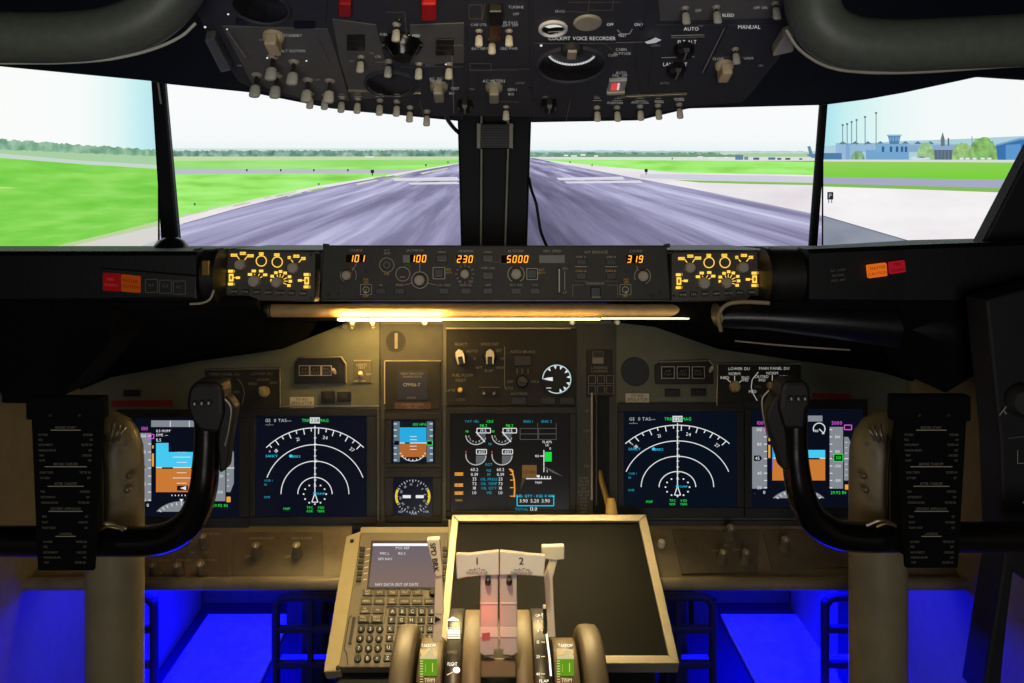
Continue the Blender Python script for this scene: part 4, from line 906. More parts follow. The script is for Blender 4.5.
# ---- autobrake / fuel flow plate
r = ptag('autobrake_panel', 511, 405, 'dark control plate with two lit pointer knobs under the strip light centre', 'control panel')
mb = MB(); PM.rect(mb, 446, 329, 576, 406, 0, .005, mat('warm_dark_paint', (38, 36, 31), .6, spec=.25), .001); mb.build('plate', r)
mb = MB(); PM.rect(mb, 446, 328, 571, 329.6, 0, .0075, STEEL, .0005); PM.rect(mb, 445.4, 328.5, 446.6, 406, 0, .0065, mat('edge_olive', (90, 84, 64), .5), .0004); mb.build('edge_rail', r)
d = Draw(PM, .0054)
for x, y, t in ((461, 344.5, 'SELECT'), (472, 351.5, 'AUTO'), (489.5, 344.5, 'SPEED REF'), (499, 351, 'SET'), (474.5, 359, 'V1'), (502.5, 359, 'VR'), (479, 368, 'WT'), (500, 368, 'VREF'), (463, 375.5, 'FUEL FLOW'), (461, 380.5, 'RESET'), (450.5, 390.5, 'RATE'), (461, 399.8, 'USED'), (522.5, 352, 'AUTO BRAKE'), (519, 394, 'ANTISKID'), (510, 382, 'OFF'), (535, 382, 'MAX'), (509, 388.5, 'RTO'), (489, 371, 'FLAP')): d.text(x, y, 2.7, t, LEGD)
d.line(504.5, 347, 504.5, 387, .6, LEGD); d.line(479, 387.5, 500, 387.5, .5, LEGD)
for x in (517, 522, 528): d.line(x, 369, x, 374, .6, LEGD)
d.build('lettering', r)
def pointer_knob(x, y, rot):
    b = MB(); c = PM.pt(x, y, .005); n = PM.n; b.lathe(c, n, [(.0125, 0), (.0125, .004), (.0105, .006), (.009, .012)], BLACK, 24)
    a = math.radians(90 + rot); dx = PM.u * math.cos(a) + PM.v * math.sin(a); w = n.cross(dx)
    top = [c + n * .012 + dx * p + w * q for p, q in ((.013, 0), (.009, .0062), (.002, .0076), (-.013, .0066), (-.013, .0042), (.000, .0042), (.000, -.0042), (-.013, -.0042), (-.013, -.0066), (.002, -.0076), (.009, -.0062))]
    b.prism(top, n * .007, CREAM, 0); b.obox(c + n * .012 - dx * .005, dx, w, n, .016, .007, .008, BLACK, .001)
    return b.build('pointer_knob', r)
pointer_knob(460.5, 358, 12); pointer_knob(490, 358, 0)
knob_mb(PM, 460.3, 390.3, 2.6, .012, mat('yellow_knob', (206, 176, 96), .4), None, False, skirt=False).build('push_knob', r)
mb = MB(); c = PM.pt(522, 382, .005); mb.lathe(c, PM.n, [(.011, 0), (.011, .005), (.009, .008)], BLACK, 20); mb.prism([PM.pt(x, y, .013) for x, y in ((517, 381), (522, 377.5), (529, 382.5), (524, 383.5))], PM.n * .004, DKMET, .0006); mb.build('selector_knob', r)
for x, y, w, h in ((522.5, 361, 17, 10), (519, 401, 15, 7), (547.5, 401, 15, 7), (567, 401, 15, 7)): 
    mb = MB(); PM.rect(mb, x - w / 2, y - h / 2, x + w / 2, y + h / 2, .005, .0075, BLACK, .0008); mb.build('annunciator', r)
for x in (484, 494):
    mb = MB(); c = PM.pt(x, 393.7, .005); mb.lathe(c, PM.n, [(.0052, 0), (.0052, .003), (.004, .004)], DKMET, 18); mb.obox(c + PM.n * .004, PM.u, PM.v, PM.n, .004, .001, .0008, LGREY); mb.obox(c + PM.n * .004, PM.u, PM.v, PM.n, .001, .004, .0008, LGREY); mb.build('twist_fastener', r)
for x, y in ((449, 343.5), (535.5, 343.5), (459, 404), (479, 405), (503.5, 404)): screw_mb(PM, x, y, .0038, STEEL if y < 350 else DKMET).build('screw', r)
# ---- landing gear lever
r = ptag('landing_gear_lever', 600, 524, 'landing gear lever with pale knob hanging at the panel foot, right of the engine display', 'lever')
mb = MB(); PM.rect(mb, 586, 350, 612, 397, .003, .006, mat('warm_dark_paint', (40, 37, 32)), .001); PM.rect(mb, 592, 352, 603, 364, .006, .0075, LEGD, .0006); PM.rect(mb, 592.5, 352.5, 602.5, 358, .0075, .009, BLACK, .0005); mb.build('placard_plate', r)
d = Draw(PM, .0066)
for y in (368, 371.5): d.text(599, y, 2.6, 'LANDING', LEGD)
for x in (588, 597, 606): d.outline(x, 376, x + 7, 384, .5, LEGD); d.outline(x, 386, x + 7, 394, .5, LEGD)
d.build('lettering', r)
mb = MB(); PM.rect(mb, 592.5, 397, 609, 515, .003, .0045, mat('slot_black', (5, 5, 5), .8), .0005); PM.rect(mb, 590.5, 393, 592.3, 500, .003, .0075, KGREY, .0006); PM.rect(mb, 595, 393, 610, 395, .003, .008, DKMET, .0006); PM.rect(mb, 595.2, 394, 596.8, 505, .003, .007, DKMET, .0005); mb.build('slot_guide', r)
d = Draw(PM, .0033)
for i in range(11): d.text(583.5, 478 + i * 3.4, 2.3, ('EXTEND', '270K .82M', 'RETRACT', '235K', 'EXTENDED', '320K .82M', 'FLAPS', '250 210', '190 180', 'SPEEDS', 'LIMITS')[i], LEGD, wx=.7)
for y, t in ((411, 'UP'), (431, 'OFF'), (466, 'DN')): d.text(586.5, y, 2.6, t, LEGD)
d.build('limit_text', r)
mb = MB(); a, b_ = PM.pt(601, 482, .012), PM.pt(606, 508, .05); mb.tube([PM.pt(600, 470, .0), a, b_], [.004, .005, .0055], mat('lever_brass', (150, 124, 70), .4, metal=.3), 12); mb.build('lever_arm', r)
mb = MB(); c = PM.pt(607.5, 513, .052); mb.lathe(c - PM.v * .012, PM.v, [(.004, -.006), (.0088, -.003), (.0105, .006), (.0098, .018), (.0078, .030), (.0056, .038)], mat('amber_knob', (224, 186, 104), .4), 20); mb.build('lever_knob', r, 'pale amber wheel shaped knob')
# ---- annunciator units
def annun(label, pts, wins, knob_at, switches, ltxt, bright):
    r = ptag('annunciator_panel', (pts[0][0] + pts[2][0]) / 2, pts[2][1] + 14, label, 'control panel')
    mb = MB(); PM.prism(mb, pts, 0, .007, BLACK, .001); mb.build('case', r)
    mb = MB(); q = pts
    for i in ([0, 1, 2] if bright else [0, 1]):
        a, b = PM.pt(*q[i], .0072), PM.pt(*q[i + 1], .0072); mb.tube([a, b], .0014, STEEL, 8)
    mb.build('edge_frame', r)
    for x0, y0, x1, y1 in wins:
        mb = MB(); PM.rect(mb, x0, y0, x1, y1, .006, .0088, mat('window_black', (10, 9, 8), .3), .0008); PM.frame(mb, x0 - .6, y0 - .6, x1 + .6, y1 + .6, .9, .006, .0085, KGREY); mb.build('annunciator_window', r)
    d = Draw(PM, .009)
    for (x0, y0, x1, y1), t in zip(wins, ('A/P', 'A/T', 'FMC')): d.text((x0 + x1) / 2, (y0 + y1) / 2 - 1.4, 2.6, t, LEGD); d.text((x0 + x1) / 2, (y0 + y1) / 2 + 2, 2.2, 'P/RST', LEGD)
    d.build('lettering', r)
    x, y = knob_at; mb = MB(); c = PM.pt(x, y, .006); mb.tube([c, c + PM.n * .010 + PM.v * .003, c + PM.n * .018 + PM.v * .006], [.0022, .0034, .0026], CREAM, 12); mb.build('test_switch', r)
    for x, y, w, h in switches:
        mb = MB(); PM.rect(mb, x - w / 2, y - h / 2, x + w / 2, y + h / 2, 0, .006, BLACK, .001); PM.rect(mb, x - w * .2, y - h * .35, x + w * .2, y + h * .2, .006, .009, CHAR, .0008); mb.build('rocker_switch', r)
    d = Draw(PM, .0006); d.text(ltxt[0], ltxt[1], 2.5, 'NOSE WHEEL STEERING  NORM / ALT', LEGD, wx=.72); d.text(ltxt[0], ltxt[1] + 3, 2.3, 'PUSH TO RESET BEFORE TAXI', LEGD, wx=.72); d.build('placard_text', r)
annun('left annunciator unit of three dark windows with a bright metal frame', [(300, 358), (342, 357.5), (346.5, 364), (346.5, 383), (295.5, 384), (295.5, 364)], [(300.5, 366.5, 310, 375.5), (311.5, 366.5, 321.5, 375.5), (323, 366.5, 332, 375.5)], (335.8, 374), [(328.5, 397.5, 14, 12), (344.5, 397, 14, 10)], (332.5, 386.8), True)
annun('right annunciator unit of three dark windows, beside the round navy cover', [(659, 362.5), (708, 361), (712.5, 366), (712.5, 384), (655, 384), (654, 366)], [(661, 367.5, 673, 378.5), (676.5, 367.5, 688, 378.5), (691.5, 367.5, 703, 378.5)], (709, 372), [(672, 393, 15, 7), (698, 392.5, 15, 7)], (681, 399.2), False)
r = ptag('selector_plate', 362, 383, 'small plate with one lit toggle knob, right of the left annunciator unit', 'control panel')
mb = MB(); PM.rect(mb, 354, 361, 372, 383, 0, .0035, mat('olive_plate', (84, 80, 62), .55), .0008); PM.rect(mb, 354, 360.4, 371, 361.4, .001, .0048, STEEL, .0004); mb.build('plate', r)
d = Draw(PM, .004); d.text(362, 365, 2.3, 'LIGHTS', LEG); d.text(362, 368, 2.3, 'TEST', LEG); d.text(369.5, 374.5, 2, 'BRT', LEG); d.text(360, 381.3, 2, 'DIM  OFF', LEG); d.build('lettering', r)
mb = MB(); c = PM.pt(361.8, 375.5, .003); mb.tube([c, c + PM.n * .008, c + PM.n * .016 + PM.v * .003], [.002, .0042, .0036], CREAM, 14); mb.build('toggle_knob', r)
screw_mb(PM, 369.5, 363, .0028).build('screw', r)
# ---- round items
r = ptag('round_vent', 396, 351, 'round black vent with a pale vertical bar, upper left of centre panel', 'vent')
c = PM.pt(396, 341, .003); rr = 10.4 * c.y / F; mb = MB(); mb.lathe(c, PM.n, [(rr, 0), (rr, .003), (rr * .92, .0035), (rr * .88, -.002)], DKMET, 30); mb.cyl(c, c + PM.n * .0012, rr * .9, rr * .9, INK, 30); mb.build('ring', r)
mb = MB(); PM.rect(mb, 395, 333.5, 398, 349, .0042, .0055, LEGD, .0004); mb.build('bar', r)
r = ptag('cover_plate', 635, 386, 'round dark navy blanking cover left of the right annunciator unit', 'cover')
c = PM.pt(635, 371.5); rr = 14.2 * c.y / F; mb = MB(); mb.lathe(c, PM.n, [(rr, 0), (rr, .002), (rr * .96, .003), (rr * .93, .0022)], mat('navy_cover', (22, 26, 40), .6), 36); mb.cyl(c + PM.n * .001, c + PM.n * .0023, rr * .94, rr * .94, mat('navy_cover', (22, 26, 40)), 36); mb.build('disc', r)
# ---- placards and stickers
r = ptag('placard', 412, 411, 'framed plate with navy blue placard and small text, below the round vent', 'placard')
mb = MB(); PM.rect(mb, 385, 361.5, 441, 410, .003, .0055, mat('warm_dark_paint', (40, 37, 32)), .001); PM.rect(mb, 385, 360.8, 441, 361.8, .003, .0065, STEEL, .0004); PM.rect(mb, 384.5, 361.5, 385.5, 404, .003, .006, KGREY, .0003); mb.build('backing', r)
mb = MB(); PM.rect(mb, 397.5, 371, 428, 400.5, .0055, .0068, NAVY, .0004); mb.build('placard_face', r)
d = Draw(PM, .007); d.text(412.5, 374, 2.2, 'FLIGHT SIMULATOR', LEGD, wx=.8); d.text(412.5, 377, 2.0, 'TRAINING DEVICE', LEGD, wx=.8); d.text(412, 385, 3.2, 'CFM56-7', LEG); d.text(412, 398, 2.0, 'ENGINES', LEGD, wx=.8); d.build('placard_text', r)
mb = MB(); PM.rect(mb, 395, 403, 431, 409.4, .0055, .0065, mat('faded_strip', (70, 44, 36), .6), .0003); mb.build('label_strip', r)
d = Draw(PM, .0068); d.text(413, 404.8, 2, 'STANDBY HORIZON', LEGD, wx=.8); d.text(413, 407.5, 2, 'CAGE - PULL', LEGD, wx=.8); d.build('strip_text', r)
for x, y in ((389, 366), (430, 366), (389.5, 408)): screw_mb(PM, x, y, .0036).build('screw', r)
def sticker(x0, y0, x1, y1, label):
    r = ptag('sticker', (x0 + x1) / 2, y1, label, 'sticker'); mb = MB(); PM.rect(mb, x0, y0, x1, y1, .0002, .0008, LABEL); mb.build('paper', r)
    d = Draw(PM, .001); cx = (x0 + x1) / 2; d.text(cx, y0 + 2.3, 2.6, '737-800', INK); d.text(cx, y0 + 6.0, 3.0, 'SIMULATOR', INK, wx=.9); d.text(cx, y1 - 1.7, 1.5, 'NOT FOR FLIGHT USE', INK, wx=.8); d.build('print', r)
sticker(290, 397, 314, 408, 'pale simulator sticker above the left map display'); sticker(625.5, 393.5, 649, 404.5, 'pale simulator sticker below the round navy cover')
# ---- dimmer panels
def dimmer(label, pts, edge, knobs, texts, arcs):
    r = ptag('dimmer_panel', (pts[0][0] + pts[1][0]) / 2, pts[2][1], label, 'control panel')
    mb = MB(); PM.prism(mb, pts, 0, .006, mat('warm_dark_paint', (40, 37, 32)), .001); mb.build('plate', r)
    mb = MB()
    for a, b in edge: mb.tube([PM.pt(*a, .006), PM.pt(*b, .006)], .0012, STEEL, 8)
    mb.build('edge_trim', r)
    d = Draw(PM, .0064)
    for x, y, t, m in texts: d.text(x, y, 2.8, t, m)
    for a in arcs: d.path(a[0], .7, a[1])
    d.build('lettering', r)
    for x, y, rr, rot in knobs:
        b = MB(); c = PM.pt(x, y, .006); n = PM.n; rad = rr * c.y / F; a = math.radians(90 + rot); dx = PM.u * math.cos(a) + PM.v * math.sin(a); w = n.cross(dx)
        b.lathe(c, n, [(rad, 0), (rad, .004), (rad * .86, .006), (rad * .8, .009)], mat('pale_knob', (176, 158, 112), .42), 22); b.obox(c + n * .012, dx, w, n, rad * 1.8, rad * .6, .009, mat('pale_knob', (176, 158, 112)), .0012); b.build('dimmer_knob', r)
    for x, y in (pts[0], pts[1]): screw_mb(PM, x + (3 if x == pts[0][0] else -3), y + 3, .0026).build('screw', r)
dimmer('left dimmer plate with two pale knobs, above the left flight display', [(206, 370), (280, 369), (281, 409), (208, 411)], [((206, 370), (280, 369)), ((280.5, 369), (281, 408))], [(226.5, 392.5, 5, 45), (265.5, 392, 5.4, 40)],
       [(226, 374.5, 'MAIN PANEL DU', LEGD), (263, 374, 'LOWER DU', LEGD), (226, 380, 'NORM', LEGD), (264, 380, 'NORM', LEGD), (254, 384, 'INBD', LEGD), (275, 383, 'ENG', LEGD), (238, 392.5, 'PFD', LEGD), (236, 402, 'ND', LEGD)], [([(239, 379), (244, 386), (245.5, 394), (243, 406)], LEGD)])
dimmer('right dimmer plate with white legends and two pale knobs, above the right flight display', [(717, 364), (800, 364.5), (800, 408), (716, 408)], [((717, 364), (800, 364.5)), ((717, 364), (716, 406))], [(733.6, 387, 5.6, 0), (769, 385.8, 3.6, -40)],
       [(738, 369, 'LOWER DU', WDX), (773, 368.7, 'MAIN PANEL DU', WDX), (733.5, 374, 'NORM', WDX), (771, 373.5, 'NORM', WDX), (723.8, 378, 'INBD', WDX), (744.3, 378, 'ENG', WDX), (744.3, 380.5, 'PRI', WDX), (760.5, 377, 'OUTBD', WDX), (761, 380.5, 'PFD', WDX), (783, 377, 'INBD', WDX), (757, 387, 'PFD', LEGD), (751.5, 391.8, 'MFD', WDX), (760, 396.5, 'OFF', LEGD)],
       [([(757, 372.5), (751, 380), (750, 388), (752, 394), (756, 401)], WDX), ([(733.5, 376), (733.5, 381)], WDX), ([(726, 379.5), (729.5, 382.5)], WDX), ([(741, 380.5), (738, 383)], WDX), ([(771, 375.5), (771, 381)], WDX)])
# ================================================================== LOWER SHELF WITH DIMMER KNOBS
LP = plane2(528, 1.352, 580, 1.262)
def ledge(x0, x1, label):
    r = thing('lower_shelf', LP.pt((x0 + x1) / 2, 585), label, 'shelf')
    mb = MB(); LP.rect(mb, x0, 520, x1, 581, -.012, 0, mat('shelf_paint', (120, 108, 84), .5), .001); mb.build('shelf_plate', r)
    mb = MB(); mb.tube([P(x0, 583.5, 1.252), P(x1, 583.5, 1.252)], .0098, mat('shelf_paint', (120, 108, 84)), 20); mb.build('rounded_lip', r)
ledge(4, 352, 'left beige shelf with rounded front lip under the flight displays'); ledge(648, 977, 'right beige shelf with rounded front lip under the flight displays')
def lowplate(label, pts, knobs, texts, extra=None):
    r = thing('lighting_panel', LP.pt((pts[0][0] + pts[1][0]) / 2, pts[2][1]), label, 'control panel')
    mb = MB(); LP.prism(mb, pts, 0, .0028, mat('shelf_plate_paint', (98, 88, 70), .5), .0007); mb.build('plate', r)
    d = Draw(LP, .0032)
    for x, y, t in texts: d.text(x, y, 2.4, t, LEG)
    d.build('lettering', r)
    for x, y, rr in knobs:
        b = MB(); c = LP.pt(x, y, .0028); n = LP.n; rad = rr * c.y / F
        b.lathe(c, n, [(rad * 1.15, 0), (rad * 1.15, .003), (rad, .005), (rad * .92, .021), (rad * .78, .023)], mat('dark_knob', (104, 94, 74), .45), 20, .06); b.cyl(c + n * .023, c + n * .0235, rad * .78, rad * .74, mat('knob_cap', (150, 136, 108), .4), 20)
        b.obox(c + n * .024 + LP.v * rad * .3, LP.u, LP.v, n, rad * .2, rad * .8, .001, WINK); b.build('dimmer_knob', r)
    for x, y in pts[2:4]: screw_mb(LP, x + (-4 if x > pts[0][0] + 20 else 4), y - 3, .003, DKMET).build('screw', r)
    if extra: extra(r)
lowplate('left lighting plate with four small knobs, beside the left control column', [(143, 531), (230, 531), (228, 582), (141, 582)], [(205, 547, 4.4), (156, 576, 4.6), (180, 576, 4.6), (203, 575, 4.8)], [(211, 535, 'LOWER DU'), (193, 554, 'OFF'), (161, 561.5, 'OUTBD DU'), (184, 561.5, 'INBD DU'), (208, 561.5, 'LOWER DU')])
lowplate('left lighting plate with two large knobs, near the keypad unit', [(232, 533), (323, 533), (324, 581), (232, 582)], [(258, 556, 5), (298, 556, 5)], [(262, 539.5, 'BACKGROUND'), (302, 539.5, 'AFDS FLOOD'), (248, 558, 'OFF'), (288, 558, 'OFF')])
def white_btn(r):
    mb = MB(); c = LP.pt(661, 547, .003); mb.lathe(c, LP.n, [(.006, 0), (.006, .008), (.0045, .011)], CREAM, 16); mb.build('push_button', r, 'small white round button')
lowplate('right lighting plate with three knobs, right of the lower black screen', [(672, 531), (759, 531), (757, 573), (682, 575)], [(729, 538, 5), (721, 563, 4.4), (744, 563, 4.4)], [(719, 530, 'FOOT'), (726, 546.5, 'OFF'), (715, 552, 'MAP'), (738, 551, 'CHART')], white_btn)
lowplate('right lighting plate with one dark knob, left of the right control column', [(762, 531), (850, 531), (850, 568), (772, 571)], [(783, 550, 4.6)], [(793, 529, 'BACKGROUND'), (785, 552, 'OFF')])
# ================================================================== AISLE STAND, KEYPAD UNIT, LOWER SCREEN
r = thing('aisle_stand', (0, 1.2, 0), 'dark centre console base carrying the keypad unit and lower black screen', 'console')
mb = MB(); mb.prism([Vector((-.232, y, z)) for y, z in ((1.335, 0), (1.335, .455), (1.30, .445), (1.135, .335), (1.135, 0))], (.464, 0, 0), mat('stand_black', (22, 22, 24), .6), .004); mb.build('body', r)
CP = plane2(530, 1.29, 668, 1.14); DP = plane2(517, 1.31, 665, 1.09)
BZ = mat('stand_beige', (170, 156, 116), .27, var=.06, spec=.6)
mb = MB(); CP.prism(mb, [(346, 536), (361, 531), (340, 671), (323.5, 672)], -.03, 0, BZ, .0015); mb.build('side_rail', r)
mb = MB(); CP.prism(mb, [(361, 527), (451, 527), (451, 533), (360, 534)], -.03, .001, BZ, .0012); mb.build('top_rail', r)
mb = MB(); CP.prism(mb, [(448.5, 520), (456, 520), (450, 672), (441, 672)], -.03, .0015, BZ, .001); mb.build('divider_rail', r)
for x, y in ((338, 668), (352, 541)): screw_mb(CP, x, y, .0032, BLACK).build('screw', r)
r = thing('keypad_unit', CP.pt(395, 668), 'beige flight computer keypad unit with lavender screen and many keys', 'flight computer')
mb = MB(); CP.prism(mb, [(361.5, 533), (448, 533), (448, 668), (339, 668)], -.02, .003, mat('keypad_face', (112, 101, 80), .45, var=.06), .0012); mb.build('face', r)
KB = mat('key_grey', (74, 66, 52), .5); KD = mat('key_dark', (34, 30, 24), .45)
mb = MB(); CP.prism(mb, [(371.5, 541.5), (441, 541.5), (441.5, 590.5), (367, 590.5)], .002, .0045, KD, .0008); mb.build('screen_bezel', r)
mb = MB(); CP.prism(mb, [(373.5, 545), (438, 545), (438.5, 588.5), (369, 588.5)], .004, .0052, em_ramp('keypad_screen_glow', 1, [(CP.pt(400, 588).y - r.location.y, (138, 116, 104)), (CP.pt(400, 545).y - r.location.y, (116, 106, 118))], .85)); sc_ = mb.build('screen', r)
d = Draw(CP, .0055); d.poly([(373.5, 545), (438, 545), (438, 547.5), (373, 547.5)], em((240, 240, 250), 1.2)); d.text(403, 549.5, 2.6, 'POS REF', W); d.text(385, 555, 2.4, 'FMC L', W); d.text(402, 555, 2.4, 'IRS-3', W); d.text(385.5, 560.5, 2.4, 'GPS NAV', W); d.text(397, 586, 2.8, 'NAV DATA OUT OF DATE', W, wx=.85); d.build('screen_text', sc_)
def key(x, y, w, h, name='key', m=KB, d_=.006, t=None, th=2.6, tm=WINK):
    mb = MB(); CP.rect(mb, x - w / 2, y - h / 2, x + w / 2, y + h / 2, .003, d_, m, .0007); o = mb.build(name, r)
    if t:
        d = Draw(CP, d_ + .0002)
        for i, s in enumerate(t.split('/')): d.text(x, y + (i - (len(t.split('/')) - 1) / 2) * 2.8, th, s, tm)
        d.build('key_legend', o)
for i in range(6):
    y = 550.3 + i * 6.1; key(362.8 - i * .75, y, 5.2, 4.2, 'line_key', KD, .006); key(445 + i * .1, y, 4.4, 4.2, 'line_key', KD, .006)
d = Draw(CP, .0033)
for i in range(6): d.line(366.8 - i * .7, 550.5 + i * 6.1, 370.6 - i * .7, 549.5 + i * 6.1, .7, CREAM)
for s, x, y in (('BRT', 436, 598.5), ('EXEC', 436, 599)): d.text(x, 592.5, 1.8, s, INK)
d.line(386.5, 607.8, 449, 607.8, 1.1, INK); d.line(358.5, 624.5, 383.5, 624.5, 1.2, INK); d.line(386.5, 607.8, 384.5, 624, .5, INK)
d.path([(352, 616.5), (349.5, 619), (344.5, 650), (347, 654), (348, 666)], .9, INK); d.build('outline_marking', r)
for x, t in zip((368, 380.2, 392.8, 405.3, 418), ('INIT/REF', 'RTE', 'CLB', 'CRZ', 'DES')): key(x, 594, 10.4, 6, t=t, th=1.9, tm=LABEL)
for x, t in zip((366.6, 379.5, 392.3, 404.8, 417.3, 429.8), ('MENU', 'LEGS', 'DEP/ARR', 'HOLD', 'PROG', 'EXEC')): key(x, 602.6, 10.6, 6, t=t, th=1.9, tm=LABEL)
for x, t in zip((365.4, 378.4), ('N1/LIMIT', 'FIX')): key(x, 611.5, 10.8, 6.4, t=t, th=1.8, tm=LABEL)
for x, t in zip((363.8, 377.2), ('PREV/PAGE', 'NEXT/PAGE')): key(x, 620.2, 11, 6.6, t=t, th=1.8, tm=LABEL)
mb = MB(); c = CP.pt(433, 594.5, .003); mb.lathe(c, CP.n, [(.0052, 0), (.0052, .006), (.004, .008)], KD, 18); mb.build('brightness_knob', r)
rows = ('ABCDE', 'FGHIJ', 'KLMNO', 'PQRST', 'UVWXY', 'Z')
for j, rw in enumerate(rows):
    y = (612.8, 621.4, 630.2, 639.2, 649, 659.2)[j]
    for i, ch in enumerate(rw): key(392.8 - j * 1.0 + i * (9.85 + j * .05), y, 7.4, 7, m=KD, t=ch, th=3.4)
for x, t in ((396.5, 'SP'), (406.5, 'DEL'), (416.5, '/'), (427, 'CLR')): key(x, 659.2, 7.6, 7, m=KD, t=t if t != '/' else 'I', th=2)
for j, rw in enumerate(('123', '456', '789', '.0+')):
    y = (630.2, 639.8, 649.6, 659.8)[j]
    for i, ch in enumerate(rw):
        x = 361.5 - j * 1.1 + i * (9.3 + j * .1); c = CP.pt(x, y, .003); rad = 3.7 * c.y / F
        mb = MB(); mb.lathe(c, CP.n, [(rad, 0), (rad, .0025), (rad * .8, .0036)], KD, 18); o = mb.build('round_key', r); d = Draw(CP, .0068); d.text(x, y, 3.2, ch, WINK); d.build('key_legend', o)
mb = MB(); CP.prism(mb, [(353, 618), (356, 618), (351.5, 645), (348.5, 645)], .003, .0045, KD, .0004); mb.build('side_slot', r)
for x, y in ((363, 542), (446, 542), (358, 600), (447, 600), (347, 652), (345, 663)): screw_mb(CP, x, y, .0034, BLACK).build('twist_fastener', r)
# ---- lower display
r = thing('lower_display', DP.pt(560, 666), 'large blank black screen in a silver frame behind the throttle levers', 'display')
O = [(452, 517), (646, 517), (679, 666), (437, 666)]; I = [(458.5, 523.5), (638.5, 523.5), (668.5, 658), (446, 658)]
for i, nm in enumerate(('frame_rail',) * 4):
    j = (i + 1) % 4; mb = MB(); DP.prism(mb, [O[i], O[j], I[j], I[i]], -.015, .006, SILVER, .001); mb.build(nm, r)
mb = MB(); DP.prism(mb, I, -.01, .002, mat('blank_screen_glass', (11, 11, 12), .55, var=.5, scale=5, spec=.08), 0); mb.build('screen', r)
# ================================================================== THROTTLE QUADRANT
r = thing('throttle_quadrant', (0, 1.0, 0), 'throttle quadrant with two pale thrust levers and dark trim wheels', 'throttle quadrant')
QX = lambda px, Y=.955: (px - CX) / F * Y
DC = Drum(1.02, .38, .12); DS = Drum(1.0, .385, .092)
mb = MB(); mb.prism([Vector((QX(417), y, z)) for y, z in ((.80, 0), (.80, .33), (.9, .40), (1.09, .40), (1.10, .33), (1.10, 0))], (QX(580) - QX(417), 0, 0), mat('quadrant_body', (40, 36, 30), .5), .004); mb.build('body', r)
def drum(x0, x1, cy, cz, R, m, name):
    a, b = QX(x0), QX(x1); e = .0018
    mb = MB(); mb.lathe((a, cy, cz), (1, 0, 0), [(R - .03, 0), (R - e, 0), (R, e), (R, b - a - e), (R - e, b - a), (R - .03, b - a)], m, 96); return mb.build(name, r)
QD = mat('quadrant_brown', (98, 84, 60), .5, var=.06); QF = mat('scale_face', (38, 34, 28), .4)
drum(445, 461.5, 1.02, .38, .121, QF, 'scale_drum'); drum(461.7, 481, 1.02, .38, .1195, QD, 'quadrant_cover'); drum(515.5, 533.5, 1.02, .38, .1195, QD, 'quadrant_cover'); drum(533.7, 552, 1.02, .38, .121, QF, 'scale_drum')
drum(481, 515.5, 1.02, .38, .108, mat('slot_dark', (26, 22, 18), .6), 'lever_slot')
drum(416, 441, 1.0, .385, .092, mat('pod_brown', (96, 84, 64), .45), 'trim_indicator'); drum(555, 580.5, 1.0, .385, .092, mat('pod_brown', (96, 84, 64)), 'trim_indicator')
for cx in (499,):
    mb = MB(); mb.obox(DC.pt(498.5, 668, .004), Vector((1, 0, 0)), Vector((0, .55, .83)), Vector((0, -.83, .55)), .042, .02, .012, QD, .002); mb.build('slot_cover', r)
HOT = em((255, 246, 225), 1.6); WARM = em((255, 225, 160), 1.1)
d = Draw(DC, .0016, .00003)
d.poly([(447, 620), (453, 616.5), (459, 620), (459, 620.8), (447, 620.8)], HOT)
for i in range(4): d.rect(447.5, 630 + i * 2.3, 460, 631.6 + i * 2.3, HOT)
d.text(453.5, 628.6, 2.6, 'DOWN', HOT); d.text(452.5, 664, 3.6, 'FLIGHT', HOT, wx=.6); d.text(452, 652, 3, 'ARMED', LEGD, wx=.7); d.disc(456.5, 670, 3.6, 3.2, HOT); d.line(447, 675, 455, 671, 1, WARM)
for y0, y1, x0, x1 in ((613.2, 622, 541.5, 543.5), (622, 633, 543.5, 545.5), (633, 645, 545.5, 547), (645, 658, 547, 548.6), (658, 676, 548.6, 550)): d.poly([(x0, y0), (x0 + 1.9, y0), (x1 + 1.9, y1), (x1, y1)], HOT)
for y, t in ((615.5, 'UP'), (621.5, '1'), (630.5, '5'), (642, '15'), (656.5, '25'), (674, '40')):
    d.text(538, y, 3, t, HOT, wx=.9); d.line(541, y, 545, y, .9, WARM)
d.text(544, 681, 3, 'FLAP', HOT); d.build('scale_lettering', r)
for cx, s in ((428.5, 0), (565.5, 1)):
    d = Draw(DS, .0012, .00003); d.rect(cx - 8.5, 649, cx + 8.5, 659, QD); d.poly([(cx - 8.5, 659), (cx - 8.5, 656), (cx - 3, 655), (cx - 1, 650), (cx + 3, 650), (cx + 5, 655), (cx + 8.5, 656), (cx + 8.5, 659)], em((225, 205, 150), .9))
    d.rect(cx - 8.5, 659, cx + 8.5, 676, em((112, 170, 34), .75)); d.line(cx - 3, 664, cx - 3, 672, .6, em((190, 210, 90), .8)); d.line(cx + 4, 663, cx + 4, 672, .9, em((220, 225, 120), .9)); d.text(cx, 645.5, 3.2, 'TAKEOFF', HOT, wx=.75)
    for i in range(9): d.line(cx - 8.5, 661 + i * 2.6, cx - 5.5, 661 + i * 2.6, .6, WARM)
    d.text(cx + 1, 680, 3.4, 'TRIM', WARM); d.build('trim_scale', r)
LVP = plane2(655, .945, 550, .972)
LW = mat('lever_white', (190, 186, 178), .4, var=.04); LP2 = mat('lever_stem', (160, 154, 148), .4, var=.05)
